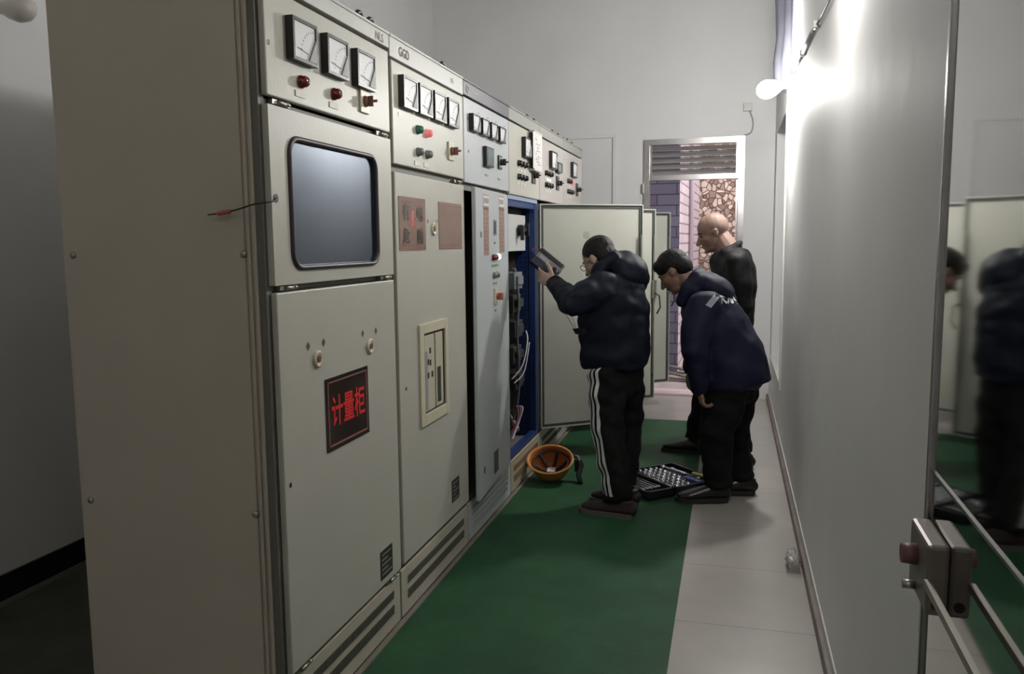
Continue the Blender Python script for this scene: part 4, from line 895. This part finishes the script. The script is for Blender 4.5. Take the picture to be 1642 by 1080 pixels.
# ---------------- man 1: holding the tester
def man1():
    org = V((.62, 4.38, 0)); root = thing('person', org, 'man in navy puffer jacket and striped black trousers holding a tester', 'person')
    F = V((-.87, .49, 0)).normalized(); Lt = V((0,0,1)).cross(F)
    f, l, u = basis((-.80, .36, -.52)); hd = V((.508, 4.47, 1.360))
    neck = V((.60, 4.42, 1.27)); pel = V((.625, 4.40, .80)); chest = V((.600, 4.42, 1.14))
    lsh, lel, lwr = V((.54, 4.27, 1.215)), V((.425, 4.13, 1.135)), V((.285, 4.385, 1.230))
    rsh, rel, rwr = V((.665, 4.59, 1.22)), V((.55, 4.74, 1.03)), V((.40, 4.64, 1.10))
    lh, lk_, la = V((.575, 4.31, .78)), V((.585, 4.285, .44)), V((.655, 4.215, .095))
    rh, rk, ra = V((.665, 4.47, .78)), V((.665, 4.50, .44)), V((.665, 4.425, .095))
    mb = MB(); head_parts(mb, hd, f, l, u)
    mb.tube([neck, hd-f*.035-u*.05], [.056, .052], 14, dome=True)
    mb.tube([pel, V((.61, 4.41, .98)), chest, neck-V((0,0,.03))], [(.15, .10), (.135, .10), (.16, .11), (.07, .06)], 18, lat=Lt, dome=True)
    for a, b, c_ in ((lsh, lel, lwr), (rsh, rel, rwr)): mb.tube([a, b, c_], [.045, .038, .026], 12, dome=True)
    for a, b, c_ in ((lh, lk_, la), (rh, rk, ra)): mb.tube([a, b, c_], [.055, .038, .030], 12, dome=True)
    hand_parts(mb, lwr+V((-.012, .010, .004)), (-.80, .22, .30), (-.15, .75, .30), (.2, .1, 1), .65, 1.0)
    hand_parts(mb, rwr, (-.8, -.1, .35), (.1, -.8, .3), (.2, 0, 1), .8)
    me = fuse(mb, .0055, 2); link('body', shift(me, org), skin_pale, root, org)
    face_bits(root, hd, f, l, u)
    # hair
    R = Matrix((f, l, u)).transposed()
    hb = MB().ell(hd-f*.020+u*.042, .096, .082, .085, R).ell(hd-f*.052+u*.0, .062, .074, .075, R); me = fuse(hb, .006, 2); displace(me, lambda p: noise.noise(p*55)*.002)
    link('hair', shift(me, org), hair_m, root, org)
    # glasses
    g = MB()
    for q in (-1, 1):
        c_ = hd+f*.096+l*q*.032+u*.0; g.tube([c_+l*.024*math.cos(a)+u*.017*math.sin(a) for a in [2*PI*i/16 for i in range(16)]], .0022, 6, closed=True); g.tube([c_+l*q*.026+u*.006, hd-f*.005+l*q*.082+u*.010], .0018, 6)
    g.tube([hd+f*.098-l*.008, hd+f*.100, hd+f*.098+l*.008], .002, 6); g.build('glasses', chrome, root)
    # trousers
    mb = MB().tube([V((.622, 4.40, .88)), V((.622, 4.395, .76)), V((.622, 4.395, .70))], [(.165, .125), (.175, .135), (.15, .12)], 20, lat=Lt, dome=True)
    mb.tube([lh, V((.578, 4.30, .60)), lk_, V((.625, 4.25, .27)), V((.655, 4.215, .085))], [(.092, .105), (.090, .102), (.080, .092), (.078, .090), (.072, .084)], 18, lat=Lt, dome=False)
    mb.tube([rh, V((.665, 4.485, .60)), rk, V((.668, 4.465, .27)), ra+V((0,0,.01))], [(.092, .105), (.088, .098), (.074, .082), (.070, .078), (.066, .074)], 18, lat=Lt, dome=False)
    tr_, bv = cloth('trousers', mb, .011, trous, root, org, 6, wrinkle(.014, 9, stretch=(1,1,1.8)))
    # three stripes down the left leg
    path = [V((.575, 4.30, .86)), V((.575, 4.305, .74)), V((.578, 4.30, .60)), lk_, V((.625, 4.25, .27)), V((.655, 4.215, .115))]
    pts = []
    for i in range(len(path)-1):
        for j in range(14): pts.append(path[i].lerp(path[i+1], j/14))
    out = (Lt*.94+F*.22).normalized(); sid = V((0,0,1)).cross(out)
    for k_ in (-1, 0, 1):
        rays = [(p+out*.35+sid*(-.031*k_), -out, sid*.0085) for p in pts]; project_ribbon(bv, rays, None, 'trouser_stripe', white_st, tr_, .0025)
    # jacket
    mb = MB().tube([V((.612, 4.40, .790)), V((.610, 4.41, .87)), V((.600, 4.415, 1.0)), V((.592, 4.42, 1.12)), V((.588, 4.425, 1.22)), V((.585, 4.43, 1.285))],
                   [(.196, .174), (.203, .180), (.206, .181), (.215, .178), (.195, .155), (.115, .105)], 26, lat=Lt, dome=False)
    mb.tube([V((.612, 4.40, .775)), V((.612, 4.40, .80))], [(.192, .170), (.194, .172)], 26, lat=Lt)
    mb.tube([lsh+V((.02, .03, 0)), (lsh+lel)/2+V((0,0,-.005)), lel, (lel+lwr)/2+V((0,0,-.012)), lwr], [.092, .084, .072, .064, .048], 16, dome=True)
    mb.tube([rsh, (rsh+rel)/2, rel, (rel+rwr)/2, rwr+V((.04, 0, -.03))], [.090, .082, .072, .060, .050], 16, dome=True)
    jk, bvj = cloth('jacket', mb, .011, jacket1, root, org, 6, wrinkle(.016, 7.5, quilt=.13, q0=.80, stretch=(1,1,1.8)))
    MB().tube([lwr-(lwr-lel).normalized()*.012, lwr+(lwr-lel).normalized()*.014], [.046, .043], 16).build('cuff', jacket3, jk)
    # hood lying on the back of the neck
    hh = V((.655, 4.475, 1.315)); hf, hl, hu = basis((-.80, .45, .30))
    mb = MB().ell(hh, .135, .135, .085, Matrix((hf, hl, hu)).transposed()).ell(hh-F*.045-V((0,0,.045)), .085, .130, .085, Matrix((F, Lt, V((0,0,1)))).transposed())
    mb.tube([V((.500, 4.33, 1.225)), V((.535, 4.33, 1.31)), V((.60, 4.38, 1.375)), V((.62, 4.48, 1.375)), V((.56, 4.57, 1.31)), V((.50, 4.57, 1.23))], .036, 12, dome=True)
    cloth('hood', mb, .010, jacket1, root, org, 5, wrinkle(.014, 9))
    MB().obox(V((.462, 4.27, .985)), F*.030, Lt*.05, V((-.008, 0, .014))).build('pocket_flap', jacket3, root)
    shoe(root, (.735, 4.185, .006), (.455, 4.255, .006), m=shoe_acc, sm=sole_m, acc=sole_m, w=.050)
    shoe(root, (.735, 4.40, .006), (.475, 4.455, .006), m=shoe_m, sm=sole_m, w=.048)
    MB().tube([V((.672, 4.215, .10)), V((.665, 4.215, .155))], .045, 12).build('sock', mat('dusty red sock', (.25, .08, .09), .7), root)
man1()
# tester
te = thing('handheld_tester', (.235, 4.50, 1.33), 'dark cased electrical tester with grey face held up in the left hand', 'tester')
ax = V((.150, -.01, -.118)).normalized(); ay = V((-.36, -.42, -.62)); ay = (ay-ay.dot(ax)*ax).normalized(); az = ax.cross(ay); 
if az.y > 0: az = -az
cc = V((.215, 4.475, 1.335))
# body: long axis ax, short axis ay, thickness az (towards the viewer)
MB().obox(cc-az*.012+ay*.010, ax*.082, ay*.040, az*.024).build('tester_body', mat('navy tester case', (.012, .017, .035), .45), te)
MB().obox(cc+az*.014-ay*.010, ax*.078, ay*.018, az*.003).build('face_plate', mat('grey tester face', (.20, .20, .215), .4), te)
MB().obox(cc+az*.018-ay*.008-ax*.026, ax*.034, ay*.010, az*.001).build('display', mat('pale display', (.36, .38, .42), .3), te)
MB().obox(cc+az*.010-ay*.038, ax*.082, ay*.010, az*.016).build('hood_bar', black, te)
MB().obox(cc+az*.012-ay*.0495, ax*.084, ay*.0018, az*.014).obox(cc+az*.012-ay*.026+ax*.084, ax*.002, ay*.024, az*.014).build('edge_trim', mat('pale trim', (.36, .34, .34), .4), te)
MB().lathe([(.012, 0), (.012, .004), (.001, .005)], cc+az*.019+ax*.055+ay*.004, az, 16).build('dial', black, te)
MB().tube([cc-ax*.09-ay*.03, cc-ax*.115-ay*.035, cc-ax*.12-ay*.015, cc-ax*.10], .003, 6).build('test_lead', mat('red lead', (.35, .08, .07), .5), te)
MB().tube([(.25, 4.43, 1.26), (.30, 4.40, 1.12), (.36, 4.36, 1.04), (.405, 4.30, .99)], .0022, 6).tube([(.27, 4.43, 1.25), (.33, 4.41, 1.14), (.38, 4.35, 1.06), (.41, 4.30, 1.0)], .0018, 6).build('cord', wire_wht, te)

# ---------------- man 2: bending over, navy work jacket
def man2():
    org = V((1.17, 4.68, 0)); root = thing('person', org, 'man bending forward in navy work jacket with white characters and grey strip on the back', 'person')
    F = V((-.93, .36, 0)).normalized(); Lt = V((0,0,1)).cross(F)
    f, l, u = basis((-.78, .16, -.62)); hd = V((.898, 4.72, 1.283)); neck = V((1.005, 4.70, 1.195))
    pel = V((1.255, 4.68, .72)); chest = V((1.09, 4.69, 1.04))
    lsh, lel, lwr = V((1.045, 4.50, 1.10)), V((1.03, 4.45, .86)), V((1.055, 4.49, .665))
    rsh, rel, rwr = V((1.16, 4.90, 1.10)), V((1.02, 4.98, .88)), V((.99, 4.92, .70))
    lh, lk_, la = V((1.215, 4.59, .70)), V((1.150, 4.58, .40)), V((1.165, 4.60, .09))
    rh, rk, ra = V((1.295, 4.77, .70)), V((1.255, 4.78, .40)), V((1.305, 4.765, .085))
    mb = MB(); head_parts(mb, hd, f, l, u); mb.tube([neck, hd-f*.035-u*.05], [.058, .054], 14, dome=True)
    mb.tube([pel, V((1.19, 4.68, .90)), chest, neck-V((0,0,.03))], [(.15, .10), (.14, .10), (.16, .11), (.08, .07)], 18, lat=Lt, dome=True)
    for a, b, c_ in ((lsh, lel, lwr), (rsh, rel, rwr)): mb.tube([a, b, c_], [.045, .038, .027], 12, dome=True)
    for a, b, c_ in ((lh, lk_, la), (rh, rk, ra)): mb.tube([a, b, c_], [.055, .038, .030], 12, dome=True)
    hand_parts(mb, lwr+V((.004, 0, -.01)), (.18, 0, -1), (.9, .3, 0), (-.7, .7, -.3), .9, .95); hand_parts(mb, rwr, (-.1, 0, -1), (.8, -.4, 0), (-.6, -.7, -.2), .7, .95)
    me = fuse(mb, .0055, 2); link('body', shift(me, org), skin_tan, root, org); face_bits(root, hd, f, l, u)
    R = Matrix((f, l, u)).transposed()
    hb = MB().ell(hd-f*.016+u*.042, .100, .083, .085, R).ell(hd-f*.056+u*.005, .060, .076, .075, R).ell(hd+f*.045+u*.075, .045, .06, .035, R); me = fuse(hb, .006, 2); displace(me, lambda p: noise.noise(p*55)*.002)
    link('hair', shift(me, org), hair_m, root, org)
    mb = MB().tube([V((1.25, 4.68, .80)), V((1.25, 4.68, .70)), V((1.24, 4.68, .64))], [(.17, .125), (.175, .13), (.15, .12)], 20, lat=Lt, dome=True)
    mb.tube([lh, V((1.185, 4.585, .56)), lk_, V((1.155, 4.59, .25)), la], [(.092, .120), (.090, .118), (.082, .100), (.078, .090), (.070, .080)], 18, lat=Lt)
    mb.tube([rh, V((1.27, 4.78, .56)), rk, V((1.265, 4.79, .25)), ra], [(.088, .105), (.086, .100), (.074, .082), (.070, .074), (.062, .066)], 18, lat=Lt)
    cloth('trousers', mb, .011, trous, root, org, 6, wrinkle(.014, 9, stretch=(1,1,1.8)))
    mb = MB().tube([V((1.245, 4.67, .655)), V((1.235, 4.67, .72)), V((1.195, 4.68, .86)), V((1.125, 4.69, 1.0)), V((1.065, 4.70, 1.12)), V((1.035, 4.70, 1.175))],
                   [(.195, .205), (.200, .200), (.205, .178), (.215, .165), (.185, .135), (.095, .09)], 26, lat=Lt, dome=False)
    mb.tube([lsh+V((.03, .04, .0)), (lsh+lel)/2+V((.0, 0, 0)), lel, (lel+lwr)/2, lwr], [.094, .084, .074, .064, .050], 16, dome=True)
    mb.tube([rsh, (rsh+rel)/2, rel, (rel+rwr)/2, rwr], [.088, .080, .070, .060, .048], 16, dome=True)
    mb.tube([V((1.265, 4.67, .645)), V((1.36, 4.665, .66))], [(.18, .03), (.15, .022)], 16, lat=Lt, dome=True)
    jk, bv = cloth('jacket', mb, .011, jacket2, root, org, 7, wrinkle(.016, 6.5, stretch=(1,1,1.3)))
    hh = V((1.105, 4.70, 1.215)); hf, hl, hu = basis((-.95, .25, .28)); hf2, hl2, hu2 = basis((-.86, .2, .45))
    mb = MB().ell(hh, .140, .135, .062, Matrix((hf2, hl2, hu2)).transposed()).ell(hh+V((-.07, 0, -.025)), .08, .125, .085, Matrix((F, Lt, V((0,0,1)))).transposed())
    mb.tube([V((.945, 4.61, 1.12)), V((.975, 4.60, 1.20)), V((1.02, 4.63, 1.262)), V((1.04, 4.72, 1.275)), V((1.0, 4.80, 1.22)), V((.95, 4.81, 1.13))], .036, 12, dome=True)
    cloth('hood', mb, .010, jacket2, root, org, 5, wrinkle(.012, 9))
    # text and reflective strip on the upper back, projected from behind the left shoulder
    nb = V((.22, -.96, .16)).normalized()
    rx = V((.97, .22, .10)); rx = (rx-rx.dot(nb)*nb).normalized(); uy = nb.cross(rx)
    def proj_text(mb_, name, m_):
        vs = []
        for v in mb_.v:
            h = bv.ray_cast(v+nb*.4, -nb); vs.append(h[0]+nb*.003 if h[0] is not None else v)
        q = MB(); q.add(vs, mb_.f); q.build(name, m_, root)
    ctr = V((1.203, 4.60, 1.150))
    for i, ch in enumerate('天元衤'):
        t = text_mesh(ch, .078, ctr+rx*((i-1)*.047+.008), rx, uy, bold=.055, sx=.56); proj_text(t, 'back_lettering', white_st if False else mat('white print', (.75, .76, .78), .6))
    st = MB(); p0, p1 = V((1.085, 4.5, 1.100)), V((1.160, 4.52, 1.190)); k_ = 10; n_s = 0
    vs = []
    for i in range(k_+1):
        p = p0.lerp(p1, i/k_)
        for q in (-1, 1):
            s_ = p+rx*q*.014-uy*q*.009; h = bv.ray_cast(s_+nb*.4, -nb); vs.append((h[0] if h[0] is not None else s_)+nb*.003)
    st.add(vs, [(2*i, 2*i+1, 2*i+3, 2*i+2) for i in range(k_)]).build('reflective_strip', reflect_st, root)
    shoe(root, (1.215, 4.60, .006), (.945, 4.535, .006), m=shoe_blk, sm=sole_blk, w=.048); shoe(root, (1.365, 4.765, .006), (1.115, 4.735, .006), m=shoe_blk, sm=sole_blk, w=.046)
man2()

# ---------------- man 3: bald, black jacket
def man3():
    org = V((1.18, 5.5, 0)); root = thing('person', org, 'bald man in a black jacket looking down by the doorway', 'person')
    F = V((-.98, .12, 0)).normalized(); Lt = V((0,0,1)).cross(F)
    f, l, u = basis((-.90, -.12, -.36)); hd = V((1.088, 5.53, 1.508)); neck = V((1.195, 5.52, 1.385))
    pel = V((1.20, 5.50, .80)); chest = V((1.215, 5.52, 1.18))
    lsh, lel, lwr = V((1.245, 5.34, 1.315)), V((1.295, 5.30, 1.04)), V((1.15, 5.33, .92))
    rsh, rel, rwr = V((1.20, 5.70, 1.31)), V((1.22, 5.75, 1.02)), V((1.05, 5.70, .92))
    rh, rk, ra = V((1.15, 5.59, .78)), V((1.055, 5.62, .42)), V((.985, 5.64, .09)); lh, lk_, la = V((1.22, 5.42, .78)), V((1.24, 5.38, .42)), V((1.305, 5.33, .09))
    mb = MB(); head_parts(mb, hd, f, l, u, 1.06); mb.tube([neck, hd-f*.035-u*.045], [.078, .064], 14, dome=True)
    mb.tube([pel, V((1.21, 5.5, 1.0)), chest, neck-V((0,0,.03))], [(.15, .10), (.14, .10), (.16, .11), (.09, .075)], 18, lat=Lt, dome=True)
    for a, b, c_ in ((lsh, lel, lwr), (rsh, rel, rwr)): mb.tube([a, b, c_], [.045, .038, .027], 12, dome=True)
    for a, b, c_ in ((lh, lk_, la), (rh, rk, ra)): mb.tube([a, b, c_], [.055, .038, .030], 12, dome=True)
    hand_parts(mb, lwr, (-1, 0, -.2), (0, .9, 0), (-.2, 0, 1), .7); hand_parts(mb, rwr, (-1, -.2, -.2), (0, -.9, 0), (-.2, 0, 1), .7)
    me = fuse(mb, .0055, 2); link('body', shift(me, org), skin, root, org); face_bits(root, hd, f, l, u, 1.06)
    R = Matrix((f, l, u)).transposed()
    hb = MB().ell(hd-f*.018+u*.032, .0985, .0835, .0925, R); me = fuse(hb, .006, 2); link('hair', shift(me, org), stubble, root, org, label='closely shaved stubble')
    mb = MB().tube([V((1.19, 5.5, .90)), V((1.19, 5.5, .78)), V((1.19, 5.5, .70))], [(.165, .12), (.17, .13), (.15, .12)], 20, lat=Lt, dome=True)
    mb.tube([rh, V((1.11, 5.60, .60)), rk, V((1.02, 5.63, .25)), ra], [(.09, .105), (.086, .098), (.072, .082), (.068, .074), (.062, .068)], 18, lat=Lt)
    mb.tube([lh, V((1.23, 5.40, .60)), lk_, V((1.275, 5.355, .25)), la], [(.09, .105), (.086, .098), (.072, .082), (.068, .074), (.062, .068)], 18, lat=Lt)
    cloth('trousers', mb, .012, trous, root, org, 6, wrinkle(.014, 9, stretch=(1,1,1.8)))
    mb = MB().tube([V((1.195, 5.5, .78)), V((1.20, 5.5, .88)), V((1.215, 5.51, 1.0)), V((1.225, 5.52, 1.14)), V((1.222, 5.52, 1.285)), V((1.205, 5.52, 1.385))],
                   [(.185, .15), (.195, .155), (.20, .150), (.215, .148), (.21, .14), (.115, .105)], 26, lat=Lt, dome=False)
    mb.tube([lsh+V((0, .02, 0)), (lsh+lel)/2, lel, (lel+lwr)/2, lwr], [.088, .080, .068, .058, .045], 16, dome=True)
    mb.tube([rsh, (rsh+rel)/2, rel, (rel+rwr)/2, rwr], [.085, .078, .066, .056, .045], 16, dome=True)
    mb.tube([V((1.11, 5.48, 1.32)), V((1.165, 5.43, 1.38)), V((1.25, 5.46, 1.43)), V((1.265, 5.53, 1.44)), V((1.24, 5.60, 1.41)), V((1.17, 5.62, 1.36)), V((1.11, 5.56, 1.32))], .024, 10, dome=True)
    cloth('jacket', mb, .011, jacket3, root, org, 5, wrinkle(.018, 7, stretch=(1,1,1.4)))
    shoe(root, (1.05, 5.60, .006), (.775, 5.665, .006), m=shoe_blk, sm=sole_blk, w=.048); shoe(root, (1.365, 5.33, .0), (1.09, 5.32, .0), m=shoe_blk, sm=sole_blk, w=.048)
man3()
for o in list(bpy.data.objects):
    if o.type == 'MESH' and o.name.startswith('tmp'): bpy.data.objects.remove(o)
